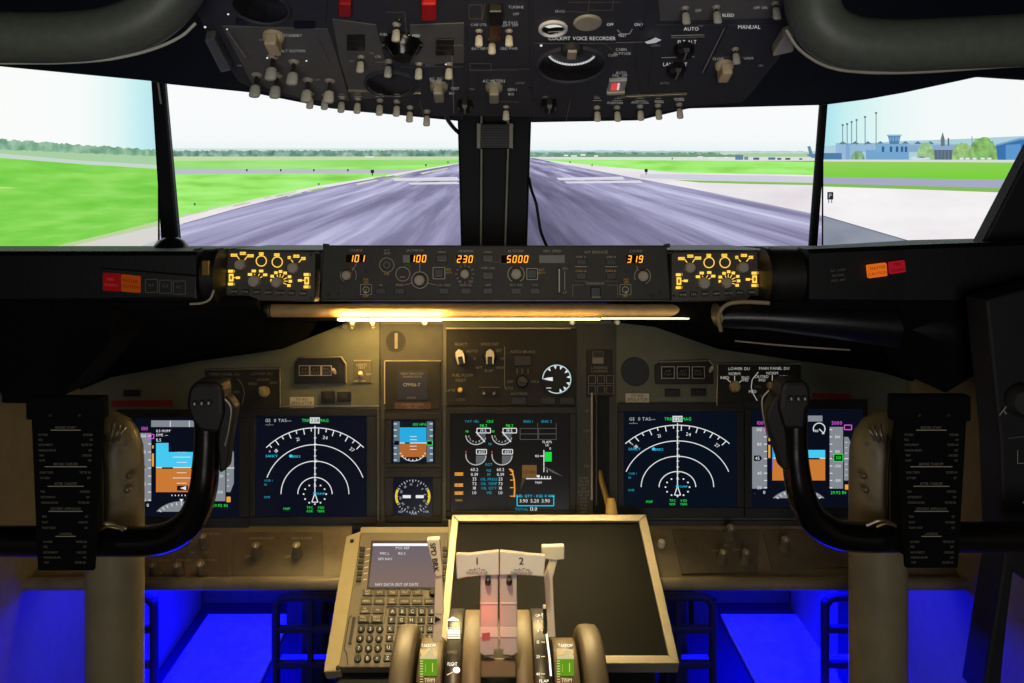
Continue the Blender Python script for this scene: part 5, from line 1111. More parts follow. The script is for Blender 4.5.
def lever(handle, stem, digit, tx, bx):
    mb = MB(); LVP.prism(mb, stem, -.014, 0, LP2, .0012); o = mb.build('thrust_lever', r)
    mb = MB(); LVP.prism(mb, handle, -.009, .004, LW, .0012); h = mb.build('lever_handle', o)
    d = Draw(LVP, .0045); d.text(tx[0], 560.2, 7, digit, INK); d.text(tx[0] + .4, 560.2, 7, digit, INK); d.text(tx[1], 568.6, 2.8, 'A/T', INK); d.text(tx[1], 572, 2.8, 'DISENGAGE', INK); d.line(tx[1] - 8, 569, tx[1] - 4, 569, .6, INK); d.line(tx[1] + 4, 569, tx[1] + 8, 569, .6, INK); d.build('handle_lettering', h)
    mb = MB(); c = LVP.pt(bx, 582.5, 0); mb.lathe(c, LVP.n + LVP.v * .5, [(.0038, 0), (.0038, .004), (.0026, .012), (.0018, .013)], BLACK, 16); mb.obox(c + LVP.n * .001, LVP.u, LVP.v, LVP.n, .0075, .0022, .003, BLACK, .0006); mb.build('thumb_button', o)
lever([(456, 553.5), (470, 553.8), (485, 552), (499, 550.5), (499, 574.5), (480, 575), (466, 576.6), (457, 578.5)], [(480.5, 570), (498.2, 570), (498.2, 650), (494.5, 650), (494.5, 655), (484, 656), (479.5, 653)], '1', (477, 477), 488)
lever([(499.8, 550.5), (514, 552), (530, 554), (545.5, 555), (544, 576), (532, 575), (517, 574), (499.8, 574.5)], [(499.6, 570), (517, 570), (517.5, 653), (513, 656), (503, 655), (503, 650), (499.6, 650)], '2', (521, 521.5), 509.3)
for a, b_ in (((480, 606), (498, 600)), ((500, 600), (517, 606))):
    mb = MB(); LVP.prism(mb, [(a[0], 602), (b_[0], 602), (b_[0], 604), (a[0], 604)], 0, .0012, LW, .0003); mb.build('lever_band', r); mb = MB(); LVP.prism(mb, [(a[0], 627), (b_[0], 627), (b_[0], 637), (a[0], 637)], 0, .0012, LW, .0003); mb.build('lever_band', r)
mb = MB(); LVP.prism(mb, [(482, 633), (490, 632), (490, 639), (482, 640)], 0, .0014, em((190, 84, 72), .8), .0003); mb.build('red_reflection', r, 'painted red reflection on the left lever')  # red reflection on the lever, put in as a glowing patch
SBP = plane2(640, .985, 536, .99)
mb = MB(); SBP.prism(mb, [(434.5, 612), (444, 612), (442.3, 573), (435.5, 573)], -.004, .006, CREAM, .001); SBP.prism(mb, [(434.5, 612), (443.5, 612), (441.5, 640), (432.5, 640)], -.003, .005, CREAM, .001); o = mb.build('speed_brake_lever', r)
mb = MB(); SBP.prism(mb, [(427, 537.8), (440, 536.8), (442.8, 573.5), (436, 574.5)], -.004, .008, CREAM, .0015); h = mb.build('lever_handle', o)
d = Draw(SBP, .0085); d.text(435, 554.5, 5.2, 'SPD BRK', INK, rot=82); d.text(435.3, 554.8, 5.2, 'SPD BRK', INK, rot=82); d.build('handle_lettering', h)
mb = MB(); SBP.prism(mb, [(435.5, 614), (441, 617), (435, 620)], .005, .007, BLACK); mb.build('pointer', o)
mb = MB(); SBP.prism(mb, [(552, 556), (558, 556), (552.5, 577), (553.5, 600), (555.5, 636), (548, 636), (546.5, 610), (544.3, 577)], -.008, .004, CREAM, .0012); o = mb.build('flap_lever', r)
mb = MB(); SBP.prism(mb, [(541.5, 545), (564, 544.5), (564, 557.5), (556, 558.5), (541.5, 557)], -.004, .006, CREAM, .0012); mb.build('lever_handle', o)
mb = MB()
for y in (608, 615, 622, 629): SBP.prism(mb, [(543, y), (547, y), (547, y + 4.5), (543, y + 4.5)], -.01, .002, DKMET, .0008)
mb.build('detent_gate', r)
for x0, x1, lb in ((391, 412.5, 'left'), (583, 606, 'right')):
    a, b = QX(x0, .94), QX(x1, .94); R = .1235; w = b - a
    prof = [(.03, w * .1), (R - .02, w * .1), (R - .012, 0), (R - .004, 0), (R, .004), (R + .0008, w * .5), (R, w - .004), (R - .004, w), (R - .012, w), (R - .02, w * .9), (.03, w * .9)]
    mb = MB(); mb.lathe((a, .97, .383), (1, 0, 0), prof, mat('trim_wheel_plastic', (88, 78, 60), .5, var=.06), 96); o = mb.build('trim_wheel', r)
    mb = MB(); mb.tube([(a - .008 if lb == 'left' else QX(578), .97, .383), (QX(420) if lb == 'left' else b + .008, .97, .383)], .02, DKMET, 20); mb.build('wheel_hub', o)
# ================================================================== CONTROL COLUMNS
CB = mat('column_beige', (134, 124, 96), .4, var=.08, spec=.5)
def column(side):
    s = -1 if side == 'left' else 1
    cx = 115 if s < 0 else 878
    r = thing('control_column', ((cx - CX) / F * 1.05, 1.05, 0), 'left beige control column with black wheel and checklist plate' if s < 0 else 'right beige control column with black wheel and checklist plate', 'control column')
    X = lambda x: x if s < 0 else 993 - x                       # mirrored pictures of the same part
    mb = MB(); base = (cx - CX) / F * 1.05
    pts = [Vector((base, 1.05, 0.03)), Vector((base, 1.05, .3)), Vector((base, 1.05, Zp(500, 1.05))), Vector((base, 1.05, Zp(466, 1.05)))]
    pts += [P(X(114.6), 450, 1.05), P(X(113), 437, 1.05), P(X(110.5), 426, 1.049), P(X(107.5), 418, 1.048), P(X(105), 413, 1.047)]
    mb.tube(pts, [.0357, .0357, .0357, .0355, .0348, .0318, .0252, .0150, .003], CB, 32); mb.build('column_tube', r)
    mb = MB(); mb.lathe((base, 1.05, 0), (0, 0, 1), [(.06, 0), (.06, .02), (.045, .05), (.037, .06)], BLACK, 28); mb.build('boot', r)
    yy = 0 if s < 0 else -3
    mb = MB()
    for k in range(3): mb.tube(smooth_path([P(X(108 + k * 5), 444 - k * 2, 1.005), P(X(112 + k * 5), 434 - k, 1.004), P(X(113 + k * 6), 424 + k * 2, 1.012)], 5), .0022, STEEL, 8)
    mb.tube([P(X(126), 444, 1.012), P(X(126), 444, 1.004)], .003, DKMET, 12); mb.build('latch_clips', r)
    for x, y in ((127, 490), (129, 476)):
        mb = MB(); c = P(X(x), y, 1.017); mb.lathe(c, (-.3 * s * -1, -1, 0), [(.004, -.004), (.004, .002), (.0025, .004)], STEEL, 12); mb.build('bolt', r)
    mb = MB(); mb.prism([P(X(x), y, .95) for x, y in ((66, 424), (88, 424), (92, 450), (92, 556), (66, 562))], (0, .03, 0), MATTE, .006); mb.build('wheel_hub', r)
    mb = MB(); mb.tube(smooth_path([P(X(103), 440, 1.0), P(X(106), 480, 1.0), P(X(106), 528, 1.0)], 5), .0026, DKMET, 8); mb.build('hub_cable', r)
    Yw = .98
    if s < 0: path = [(-60, 541), (40, 541), (110, 541), (150, 540.5), (174, 534), (193, 517), (203, 490), (206, 460), (207, 430), (206, 405)]
    else: path = [(1090, 537), (980, 537), (900, 537), (860, 537), (834, 533), (812, 517), (801, 493), (796, 466), (795, 440), (795, 405)]
    pts = smooth_path([P(x, y, Yw - .006 * (i > 5)) for i, (x, y) in enumerate(path)], 6); n = len(pts)
    mb = MB(); mb.tube(pts, [.0178 if i < n * .55 else .0178 - .003 * min(1, (i - n * .55) / (n * .3)) for i in range(n)], GLOSS, 22); w = mb.build('control_wheel', r)
    if s < 0: g = [(188, 389), (194, 382.5), (217, 383), (222.5, 388), (223, 415), (217, 434), (199, 432), (190, 420), (185.5, 405)]
    else: g = [(781, 390), (785, 382), (806, 381), (811, 387), (812, 404), (808, 410), (806, 430), (786, 430), (780, 410)]
    mb = MB(); mb.prism([P(x, y, .957) for x, y in g], (0, .036, 0), mat('satin_black', (10, 10, 11)), .005); k = mb.build('grip_head', w)
    if s < 0: bts = ((196, 403), (203, 402.6), (210, 402.2))
    else: bts = ((790, 398), (797, 398), (803.5, 398))
    for x, y in bts: 
        mb = MB(); c = P(x, y, .957); mb.lathe(c, (0, -1, 0), [(.0034, 0), (.0034, .003), (.0024, .0045)], CHAR, 14); mb.obox(c + Vector((0, -.0047, 0)), Vector((1, 0, 0)), Vector((0, 0, 1)), Vector((0, -1, 0)), .0016, .003, .0006, LGREY); mb.build('trim_button', k)
    if s < 0: q = [(222, 394), (229, 399), (235, 408), (233, 424), (229, 444), (226, 470), (219, 474), (217, 440)]
    else: q = [(781, 392), (774, 398), (767, 412), (768, 424), (776, 446), (783, 470), (789, 472), (788, 440)]
    mb = MB(); mb.prism([P(x, y, .966) for x, y in q], (0, .022, 0), mat('satin_black', (7, 7, 8), .45, spec=.18), .003); mb.build('trigger_switch', w)
    mb = MB(); mb.tube(smooth_path([P(*((x, y) if s < 0 else (X(x) , y - 8)), .9655) for x, y in ((224, 398), (231, 408), (229, 428), (225, 446))], 5), .0011, STEEL, 8); mb.build('trigger_edge', w)
    mb = MB(); c = P(X(110), 527 + yy, .965)
    mb.tube(smooth_path([c + Vector((-.02 * -s * -1, 0, -.002)), c + Vector((-.006, -.004, .006)), c + Vector((.004, -.002, .004)), c + Vector((.018, -.003, -.003))], 5), .0022, STEEL, 8)
    mb.tube(smooth_path([c + Vector((-.01, -.004, -.002)), c + Vector((0, -.006, .003)), c + Vector((.012, -.004, .0))], 5), .0016, BRASS, 8); mb.build('cotter_pin', r)
    # checklist plate
    if s < 0: clip, pl, ux = [(25, 397.5), (103, 397.5), (103, 420.5), (25, 420.5)], [(31, 419), (103, 419), (93.5, 571), (37.5, 571)], 0
    else: clip, pl, ux = [(893, 396), (972, 396), (972, 422), (893, 422)], [(896, 420), (967, 420), (958.5, 568.5), (906, 568.5)], 865
    mb = MB(); mb.prism([P(x, y, .935) for x, y in pl], (0, .006, 0), MATTE, .0015); pt_ = mb.build('checklist_plate', r)
    mb = MB(); mb.prism([P(x, y, .930) for x, y in clip], (0, .016, 0), MATTE, .003); ck = mb.build('plate_clip', pt_)
    for x in (clip[0][0] + 26, clip[0][0] + 55):
        mb = MB(); c = P(x, 415, .93); mb.lathe(c, (0, -1, 0), [(.0018, 0), (.0018, .0015)], DKMET, 10); mb.build('clip_rivet', ck)
    PP = Plane(P(0, 500, .935), (1, 0, 0), (0, 0, 1)); d = Draw(PP, .0006)
    mx = 66 if s < 0 else 931; hd = ((430, 'BEFORE START', 15), (466.5, 'BEFORE TAKEOFF', 21), (486, 'AFTER TAKEOFF', 18), (511, 'DESCENT APPROACH', 17), (536, 'LANDING', 10))
    for y, t, hw in hd: d.text(mx, y - 2.6, 2.6, t, LEGD, wx=.8); d.line(mx - hw, y, mx + hw, y, .8, LEG)
    k = 0
    for y in (434.5, 439.5, 444.5, 450, 455, 460, 472, 477.5, 491, 496.5, 502, 516, 521.5, 527, 541, 546, 551.5, 556.5, 561.5):
        hw = 31 - (y - 420) * .05; k += 1
        d.text(mx - hw + 3, y, 2.2, ('FLIGHT DECK', 'OXYGEN', 'FUEL', 'INSTRUMENTS', 'PARKING BRAKE', 'TRIM', 'FLAPS')[k % 7], LEGD, 'l', wx=.7); d.text(mx + hw - 3, y, 2.2, ('SET', 'CHECKED', 'ON', 'TESTED 100')[k % 4], LEGD, 'r', wx=.7)
    d.build('checklist_text', pt_)
column('left'); column('right')
# ================================================================== FOOTWELL
for x0, x1, lb in ((-.705, -.50, 'left blue lit heel plate on the footwell floor'), (.55, .765, 'right blue lit heel plate on the footwell floor')):
    mb = MB(); mb.box(((x0 + min(x1, .735)) / 2, 1.60, .006), (min(x1, .735) - x0, .72, .012), mat('pale_heel_plate', (225, 225, 225), .6), bev=.002); mb.build('heel_plate', None, lb, 'floor plate')
def pedal(x0, x1, label):
    Y = 1.58; r = thing('rudder_pedal', P((x0 + x1) / 2, 700, Y), label, 'pedal', None)
    rc = 11; top = 597
    fr = [(x0, 760), (x0, top + rc + 6), (x0 + 2.5, top + 5), (x0 + rc, top), ((x0 + x1) / 2, top), (x1 - rc, top), (x1 - 2.5, top + 5), (x1, top + rc + 6), (x1, 760)]
    mb = MB(); mb.tube(smooth_path([P(x, y, Y) for x, y in fr], 5), .0085, RUBBER, 12); mb.build('pedal_frame', r)
    for y in (629, 664, 700):
        mb = MB(); a, b = P(x0, y, Y), P(x1, y, Y); mb.box((a + b) / 2, (b.x - a.x, .014, .013), RUBBER, bev=.003); mb.build('cross_bar', r)
    mb = MB(); xm = (x0 + x1) / 2; a, b = P(xm, top, Y), P(xm, 740, Y); mb.box((a + b) / 2, (.011, .012, a.z - b.z), RUBBER, bev=.002); mb.build('centre_bar', r)
    mb = MB(); a, b = P(x0 + 4, 660, Y + .03), P(x1 - 4, 660, Y + .03); mb.box((a + b) / 2, (b.x - a.x, .03, .006), mat('pedal_ledge', (150, 150, 155), .5), bev=.001); mb.build('toe_ledge', r)
    mb = MB(); a = P(xm, 690, Y + .06); mb.box((a.x, Y + .1, .12), (.05, .06, .24), RUBBER, bev=.006); mb.build('pedal_arm', r)
pedal(82, 154, 'left rudder pedal behind the left control column'); pedal(276, 345, 'left rudder pedal beside the aisle stand keypad side'); pedal(643, 713, 'right rudder pedal beside the lower black screen'); pedal(825, 902, 'right rudder pedal behind the right control column')
for x, xs, lb in ((-.47, 1, 'left dark cable duct between heel plate and aisle stand'), (.50, -1, 'right dark cable duct between heel plate and aisle stand')):
    mb = MB(); mb.prism([Vector((x - .03, 1.9, 0)), Vector((x - .03, 2.03, 0)), Vector((x - .03, 2.03, .3)), Vector((x - .03, 1.95, .24))], (.06, 0, 0), RUBBER, .004); mb.build('cable_duct', None, lb, 'duct')
for x, sx, lb in ((-.70, 1, 'left slanting dark strut on the footwell side wall'), (.70, -1, 'right slanting dark strut on the footwell side wall')):
    mb = MB(); mb.tube([(x, 1.30, .0), (x, 1.55, .30), (x, 1.75, .40)], .017, RUBBER, 12); mb.build('side_strut', None, lb, 'strut')
# side console on the right with white markings
r = thing('side_console', (.80, 1.05, .3), 'dark side console with small white markings at the right edge', 'console')
mb = MB(); mb.prism([P(x, y, 1.08) for x, y in ((986, 300), (1060, 280), (1100, 570), (1030, 585), (1014, 572), (1008, 620), (1000, 700), (982, 700), (1004, 560), (1000, 440))], (0, .05, 0), mat('console_dark', (24, 24, 28), .7, bump=.3, scale=90), .004); mb.build('body', r)
d = Draw(Plane(P(1005, 400, 1.078), (1, 0, 0), (0, 0, 1)), .001)
for k in range(3): d.path([(999 + k * 3.4, 415 - k * 4.5), (1003 + k * 3.4, 410 - k * 4.5), (1006 + k * 3.0, 414 - k * 4.5)], 1.1, LEG)
d.path([(1017, 450), (1017, 463), (1024, 463)], .7, LEG); d.line(1008, 438, 1024, 436, .6, LEGD); d.disc(1023, 502, 1.2, 1.2, WINK); d.build('white_marks', r)
mb = MB(); c = P(1022, 400, 1.075); mb.lathe(c, (-.2, -1, 0), [(.022, 0), (.022, .01), (.016, .018)], CHAR, 20); mb.build('dial_knob', r)
# ================================================================== OVERHEAD PANEL
OV = plane2(118, 1.05, 0, .80)
r = thing('overhead_panel', OV.pt(496, 100), 'dark overhead panel full of grey toggle switches and dials across the top', 'overhead panel')
mb = MB(); OV.prism(mb, [(190, -60), (196, 12), (206, 32), (238, 82), (252, 89), (290, 98), (345, 111), (400, 116), (640, 118), (688, 107), (742, 103), (752, 93), (792, 42), (806, 10), (815, -60)], -.02, 0, OVHD, .002); mb.build('panel_board', r)
def sub(pts, m=OVH, h=.0015): 
    mb = MB(); OV.prism(mb, pts, 0, h, m, .0006); mb.build('module_plate', r)
sub([(222, 25), (328, 28), (338, 58), (350, 100), (300, 97), (252, 83)]); sub([(332, 18), (376, 24), (386, 62), (392, 72), (392, 96), (352, 99), (340, 60)]); sub([(410, 24), (464, 22), (464, 62), (410, 64)]); sub([(400, 66), (464, 66), (464, 104), (398, 104)], OVHD)
sub([(468, -20), (528, -20), (530, 66), (468, 66)], OVHD); sub([(468, 68), (530, 68), (532, 114), (468, 114)], OVHD); sub([(534, 42), (634, 42), (640, 96), (534, 98)], OVHD); sub([(532, -20), (650, -20), (640, 38), (534, 40)], OVHD); sub([(656, -20), (790, -20), (778, 17), (660, 20)]); sub([(655, 24), (724, 24), (700, 72), (664, 90), (648, 90)], OVHD); sub([(728, 24), (782, 24), (752, 72), (705, 72)], OVHD); sub([(225, -30), (330, -30), (326, 20), (228, 20)], OVHD)
for p in ([(206, 30), (216, 28), (233, 60), (222, 62)], [(782, 26), (791, 22), (792, 41), (771, 46), (772, 42)]):
    mb = MB(); OV.prism(mb, p, .001, .014, LGREY if p[0][0] > 500 else mat('smoky_plastic', (96, 98, 96), .3), .002); mb.build('side_bracket', r)
for x0, y0, x1, y1 in ((339, -4, 351.5, 9), (421.5, -4, 436.5, 13)):
    mb = MB(); OV.rect(mb, x0, y0, x1, y1, 0, .010, REDP, .002); mb.build('switch_guard', r, 'red switch guard')
T1 = [(257, 86), (273, 68), (277, 87), (294, 73), (308, 91), (330, 92)]
T2 = [(311, 101), (325.5, 102), (342, 105), (358, 106), (380, 108), (397, 109), (361, 64), (388.5, 69), (396.5, 32), (419, 71), (449, 71), (410, 115), (427, 119)]
T3 = [(479, 38), (509, 38), (506, 114), (597, 115), (617, 115), (640, 114), (658, 113), (679, 112), (685, 15), (716, 14), (775, 10), (735, 56), (492, 46)]
for x, y in T1: toggle(OV, x, y - 3, r, .030, .0112, LGREY, 0, 'toggle_switch', .5)
for i, (x, y) in enumerate(T2): toggle(OV, x, y + 1, r, .021, .0075)
for x, y in T3: toggle(OV, x, y + 1, r, .020, .0072)
def ovknob(x, y, sz=1.0, m=None):
    b = MB(); c = OV.pt(x, y - 7); n = OV.n; q = .0125 * sz; m = m or mat('pointer_knob_grey', (150, 146, 128), .5)
    b.lathe(c, n, [(q * .85, 0), (q * .85, .004), (q * .8, .007), (q * .6, .009)], m, 22); b.obox(c + n * .012 - OV.v * q * .1, OV.u, OV.v, n, q * .95, q * 1.9, .015, m, .0025); b.obox(c + n * .0187 - OV.v * q * .5, OV.u, OV.v, n, q * .15, q * 1.2, .001, INK); return b.build('selector_knob', r)
ovknob(274, 41, 1.1, mat('tan_knob', (206, 186, 150), .5)); ovknob(439, 91, 1.05); ovknob(494, 92, 1.0); ovknob(724, 70, 1.0, mat('tan_knob', (206, 186, 150)))
for x, y, s in ((465, 106, .75), (549, 106, .75), (684, 50, .85), (676, 70, .85), (403, 50, 1.0)):
    b = MB(); c = OV.pt(x, y - 5); b.lathe(c, OV.n, [(.013 * s, 0), (.013 * s, .01), (.010 * s, .014)], BLACK, 20, .05); b.obox(c + OV.n * .0145, OV.u, OV.v, OV.n, .002, .016 * s, .001, LEGD); b.build('round_knob', r)
mb = MB(); c = OV.pt(403, 42); mb.lathe(c, OV.n, [(.022, 0), (.022, .006), (.016, .012), (.011, .02)], GLOSS, 8); mb.build('crossfeed_knob', r)
# gauges
def ogauge(x, y, R, m, name, face):
    c = OV.pt(x, y); b = MB(); b.lathe(c, OV.n, [(R, 0), (R, .005), (R * .93, .0065), (R * .9, .003)], m, 40); b.cyl(c, c + OV.n * .003, R * .91, R * .91, face, 40); return b.build(name, r)
ogauge(571.5, 63, .041, OVHD, 'pressure_gauge', INK); ogauge(391, 82, .032, OVHD, 'round_gauge', INK); ogauge(261, 5, .03, OVHD, 'round_gauge', INK)
c = OV.pt(571.5, 45); b = MB(); b.lathe(c, OV.n, [(.012, .003), (.012, .008), (.008, .011)], CHAR, 30); b.obox(c + OV.n * .012, OV.u, OV.v, OV.n, .01, .016, .004, KGREY, .001); b.build('gauge_knob', r)
def oarc(name, cx, cy, rx, ry, a0, a1, w, m, ticks=0):
    d = Draw(OV, .0072); d.arc(cx, cy, rx, ry, a0, a1, w, m)
    if ticks: d.ticks(cx, cy, rx + 1, ry + 1, a0, a1, ticks, 3.4, .7, WINK)
    d.build(name, r)
oarc('gauge_scale', 571.5, 46, 24, 13, 200, 340, 1.9, em((215, 218, 218)), 20); oarc('gauge_rim', 391, 80, 22, 11, 190, 350, .7, LEGD)
c = OV.pt(553, 27); b = MB(); b.lathe(c, OV.n, [(.0155, 0), (.0155, .004), (.0125, .005), (.012, .002)], WHITEP, 32); b.cyl(c, c + OV.n * .002, .012, .012, INK, 32); b.build('voice_meter', r, 'round meter with bright rim'); d = Draw(OV, .0026); d.poly([(544, 24.5), (550, 21.5), (557, 21.5), (563, 25), (556, 25), (549, 26)], em((215, 215, 210))); d.line(548, 30, 560, 29, .8, WINK); d.build('meter_face', r)
c = OV.pt(587.5, 21); b = MB(); b.lathe(c, OV.n, [(.0148, 0), (.0148, .003), (.013, .004)], mat('speaker_cap', (176, 170, 150), .5), 32); b.build('microphone_cap', r, 'pale oval cap')
mb = MB(); OV.rect(mb, 488, 2, 503, 17, .0, .012, BLACK, .002); OV.rect(mb, 489, 18, 501, 38, .001, .006, mat('striped_guard', (88, 56, 34), .5, var=.5, scale=220), .001); mb.build('guarded_switch', r, 'brown striped switch guard')
mb = MB(); OV.prism(mb, [(609, 76.5), (627, 75.5), (624, 86), (607, 87)], .0015, .007, mat('lens_grey', (170, 170, 170), .4), .001); OV.prism(mb, [(606.5, 87), (624.5, 86), (624, 88.5), (606.5, 89)], .0015, .009, LGREY, .0006); mb.build('warning_lens', r)
d = Draw(OV, .0075); d.poly([(611.5, 78), (618.5, 77.6), (618, 84.5), (610, 85)], em((210, 70, 74))); d.poly([(617.5, 77.6), (619.5, 77.6), (618.5, 84.5), (616.5, 84.5)], em((240, 190, 190))); d.build('lens_glow', r)
for pts in ([(616, 95.6), (626, 94), (687, 91.2), (687, 92.4), (628, 95.6), (618, 96.6)], [(348, 88), (370, 88.5), (370, 90.5), (348, 90)], [(409, 90.5), (421, 90.8), (421, 91.8), (409, 91.5)]):
    mb = MB(); OV.prism(mb, pts, .001, .004, STEEL, .0004); mb.build('edge_strip', r)
d = Draw(OV, .0022)
TX = [(582, 36.6, 3.6, 'COCKPIT VOICE RECORDER', WINK), (691, 27, 3.6, 'AUTO', WINK), (687, 40, 3.4, 'FLT ALT', WINK), (675, 62.5, 3.4, 'LAND ALT', WINK), (749, 25, 3.8, 'MANUAL', WINK), (621, 71, 2.6, 'AUTO', LEG), (620, 73.6, 2.4, 'FAIL  OFF', LEG), (293, 33.5, 2.8, 'STANDBY', LEG), (293, 49, 2.6, 'ALT SUCTION', LEG), (480, 46.5, 2.6, 'BATTERY', LEG), (509, 46.5, 2.6, 'GRD PWR', LEG), (479, 22.5, 2.6, 'CAB UTIL', LEG), (510, 20.5, 2.8, 'IFE PASS', LEG), (510, 23, 2.6, 'SEAT OFF', LEG), (494, 79, 3, 'AC METERS', LEG), (512, 87.5, 2.6, 'GEN 1', LEG), (511, 92, 2.4, 'BUS', LEG), (455, 86.5, 2.6, 'TEST', LEG), (452, 91.3, 2.4, 'INV', LEG), (436, 76.5, 2.6, 'AC  DC', LEG), (436, 79, 2.6, 'METER', LEG), (613, 53, 2.4, 'CONT', LEG), (621, 47, 2.6, 'CABIN', LEG), (622, 51, 2.6, 'ALTITUDE', LEG), (698, 8, 2.6, 'OFF', LEG), (728, 12.5, 3, 'BLEED', WINK), (760, 5, 2.6, 'OFF ON', LEG), (615, 100.5, 2.4, 'POSITION', LEG), (640, 100, 2.4, 'ANTI COLL', LEG), (659, 99.5, 2.4, 'WING', LEG), (679, 96.5, 2.4, 'WHEEL', LEG), (414, 33, 2.6, 'X FEED', WINK), (384, 31.5, 2.6, 'FUEL', LEG), (378, 54, 2.2, 'CTR', LEG), (516, 4, 2.8, 'TURBINE', LEG), (516, 11, 2.6, 'OFF', LEG), (622, 32.5, 2.6, 'TEST', WINK), (610, 21.5, 2.8, 'OFF', WINK), (637, 21.5, 2.8, 'ON', WINK), (642, 21, 2.6, '1', WINK), (718, 56, 2.6, 'CLOSE', LEG), (748, 55, 2.6, 'OPEN', LEG), (560, 8, 2.4, 'ERASE', LEG)]
for x, y, h, t, m in TX: d.text(x, y, h, t, OVT if m is LEG else em((190, 190, 186), .9))
for a in (([(724, 25), (702, 70)], LEG), ([(710, 54), (752, 54)], LEGD), ([(671, 32.5), (704, 31.5)], WINK), ([(671, 34.5), (704, 33.5)], LEG), ([(661, 54.5), (694, 53.5)], WINK), ([(228, 28), (246, 54)], LEG), ([(230, 27), (248, 54)], LEGD), ([(316, 33), (330, 62)], LEGD), ([(471, 66.8), (518, 66.8)], LEGD), ([(538, 40), (604, 40), (612, 46)], LEGD), ([(616, 39), (643, 38.5)], KGREY), ([(482, 17), (485, 0)], LEGD), ([(470, 60), (491, 60), (491, 67), (470, 67), (470, 60)], LEGD), ([(469, 1), (482, 1), (482, 15), (469, 15), (469, 1)], LEGD), ([(570, 97), (566, 118)], LEGD), ([(420, 97), (424, 114)], LEGD), ([(386, 8), (405, 8), (407, 32)], LEGD), ([(452, 52), (454, 110)], KGREY), ([(500, 98), (519, 98.5)], LEGD), ([(568, -2), (620, -2)], LEGD), ([(590, 6), (612, 6), (613, -4)], LEGD), ([(560, 7), (588, 8), (589, -4)], LEGD), ([(310, 95), (345, 98)], LEGD), ([(376, 58), (388, 58)], LEG)): d.path(a[0], .8, a[1])
for x, w in ((257, 9), (273, 8), (277, 9), (294, 10), (308, 9), (330, 9), (342, 8), (358, 8), (380, 9), (397, 8), (597, 9), (617, 10), (640, 11), (658, 8), (679, 9)):
    yb = 74 if x < 300 else 80 if x < 335 else 95 if x < 400 else 99
    d.line(x - w / 2, yb - 3, x + w / 2, yb - 3, .7, OVX); d.line(x - w / 3, yb - 5.2, x + w / 3, yb - 5.2, .6, OVX)
for x, y in ((352, 56), (372, 48), (384, 40), (420, 40), (430, 60), (458, 40), (472, 84), (520, 78), (545, 92), (596, 92), (655, 40), (664, 78), (700, 20), (744, 20), (760, 60), (240, 60), (262, 34), (318, 74)):
    d.text(x, y, 2.2, ('ON', 'OFF', 'AUTO', 'NORM')[(x + y) % 4], OVX)
d.path([(617, 24), (621, 28), (629, 28), (632, 23)], 1.0, WINK)
d.poly([(644, 36), (650, 34), (655, 31.5), (661, 34), (655, 37), (647, 38)], em((170, 172, 172), .9))
for x, y, s in ((206, 21, 1.3), (229, 8, 1.2), (541, 39.6, 1.4), (446, 58.5, 1.0), (307, 55, 1.0), (268, 52, 1.1), (228, 23, .9)): d.disc(x, y, s, s * .8, em((225, 225, 225)), 10)
d.build('lettering', r)
for x0, y0, x1, y1 in ((347, 33, 365, 48), (436, 37, 454, 53), (236, 17, 248, 22), (258, 19, 274, 24), (294, 20, 315, 26)):
    mb = MB(); OV.rect(mb, x0, y0, x1, y1, .0015, .0035, mat('window_black', (10, 9, 8)), .0006)
    if y1 - y0 > 10:
        for k in (1, 2): yk = y0 + (y1 - y0) * k / 3; OV.rect(mb, x0 + 1, yk - .3, x1 - 1, yk + .3, .0035, .004, CHAR)
    mb.build('annunciator', r)
for x, y in ((349, 42), (399, 20), (620, 53), (641, 27), (530, 86), (535, 98)): screw_mb(OV, x, y, .003, DKMET).build('screw', r)

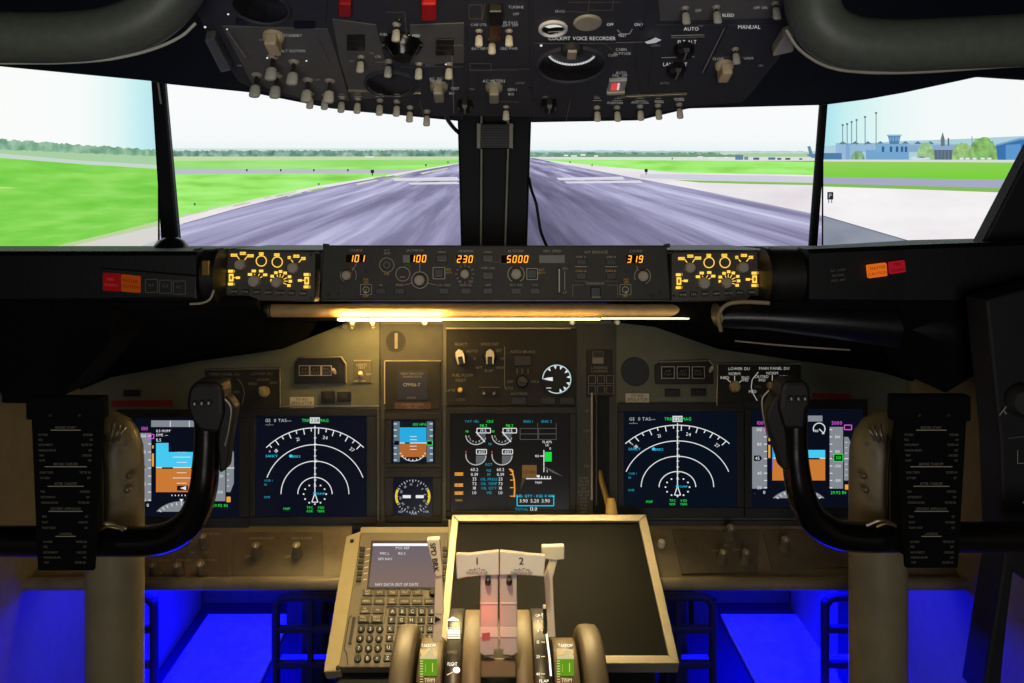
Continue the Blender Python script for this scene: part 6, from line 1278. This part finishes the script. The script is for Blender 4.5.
# ================================================================== LIGHT, WORLD, CAMERA
def area(name, loc, tgt, size, energy, col, sy=None, spread=None):
    l = bpy.data.lights.new(name, 'AREA'); l.energy = energy; l.color = col; l.size = size
    if sy: l.shape = 'RECTANGLE'; l.size_y = sy
    if spread: l.spread = math.radians(spread)
    o = bpy.data.objects.new(name, l); C.objects.link(o); o.location = loc
    o.rotation_euler = (Vector(tgt) - Vector(loc)).to_track_quat('-Z', 'Y').to_euler(); return o
def spot(name, loc, tgt, ang, energy, col, rad=.03, blend=.6):
    l = bpy.data.lights.new(name, 'SPOT'); l.energy = energy; l.color = col; l.spot_size = math.radians(ang); l.spot_blend = blend; l.shadow_soft_size = rad
    o = bpy.data.objects.new(name, l); C.objects.link(o); o.location = loc
    o.rotation_euler = (Vector(tgt) - Vector(loc)).to_track_quat('-Z', 'Y').to_euler(); return o
area('footwell_light_left', (-.60, 1.66, .47), (-.60, 1.70, 0), .10, 11, (0, 0, 1), spread=80); area('footwell_light_right', (.64, 1.66, .47), (.64, 1.70, 0), .10, 11, (0, 0, 1), spread=80)
area('side_glow_left', (-.45, 1.42, .43), (-.74, 1.36, .2), .08, 3.2, (0, 0, 1)); area('side_glow_right', (.46, 1.42, .43), (.74, 1.36, .2), .08, 3.6, (0, 0, 1))
spot('pedestal_flood', (-.06, .70, 1.25), (-.03, 1.13, .42), 44, 22, (1, .78, .42), .02, .9); spot('column_fill', (0, .62, 1.27), (0, 1.2, .6), 110, 2.6, (1, .76, .42), .05, 1.0); area('strip_downlight', (-.06, 1.375, .815), (-.05, 1.06, .46), .62, 1.8, (1, .74, .32), sy=.012, spread=66)  # the wide spot is an added fill for the columns, no such fixture
area('rear_fill', (0, -.9, .78), (0, .9, 1.30), .8, 3.9, (1, .97, .93), spread=110)  # unseen fill added low behind the camera to lift the overhead
l = bpy.data.lights.new('red_glow_fill', 'POINT'); l.energy = .05; l.color = (1, .06, .03); l.shadow_soft_size = .008; o = bpy.data.objects.new('red_glow_fill', l); C.objects.link(o); o.location = LVP.pt(486, 618, .035)  # added red glow in front of the levers, no lamp behind it
w = bpy.data.worlds.new('cockpit_dark'); bpy.context.scene.world = w; w.use_nodes = True
w.node_tree.nodes['Background'].inputs[0].default_value = (.6, .7, 1, 1); w.node_tree.nodes['Background'].inputs[1].default_value = .004
cam = bpy.data.cameras.new('camera'); co = bpy.data.objects.new('camera', cam); C.objects.link(co)
co.location = CAMP; co.rotation_euler = (PI / 2, 0, 0); cam.sensor_width = 36; cam.lens = F / 1024 * 36
cam.shift_x = (512 - CX) / 1024; cam.shift_y = -(341.5 - CY) / 1024; cam.clip_start = .02
S = bpy.context.scene; S.camera = co
S.view_settings.view_transform = 'Standard'; S.view_settings.look = 'None'; S.view_settings.exposure = 0; S.view_settings.gamma = 1; S.view_settings.use_curve_mapping = False
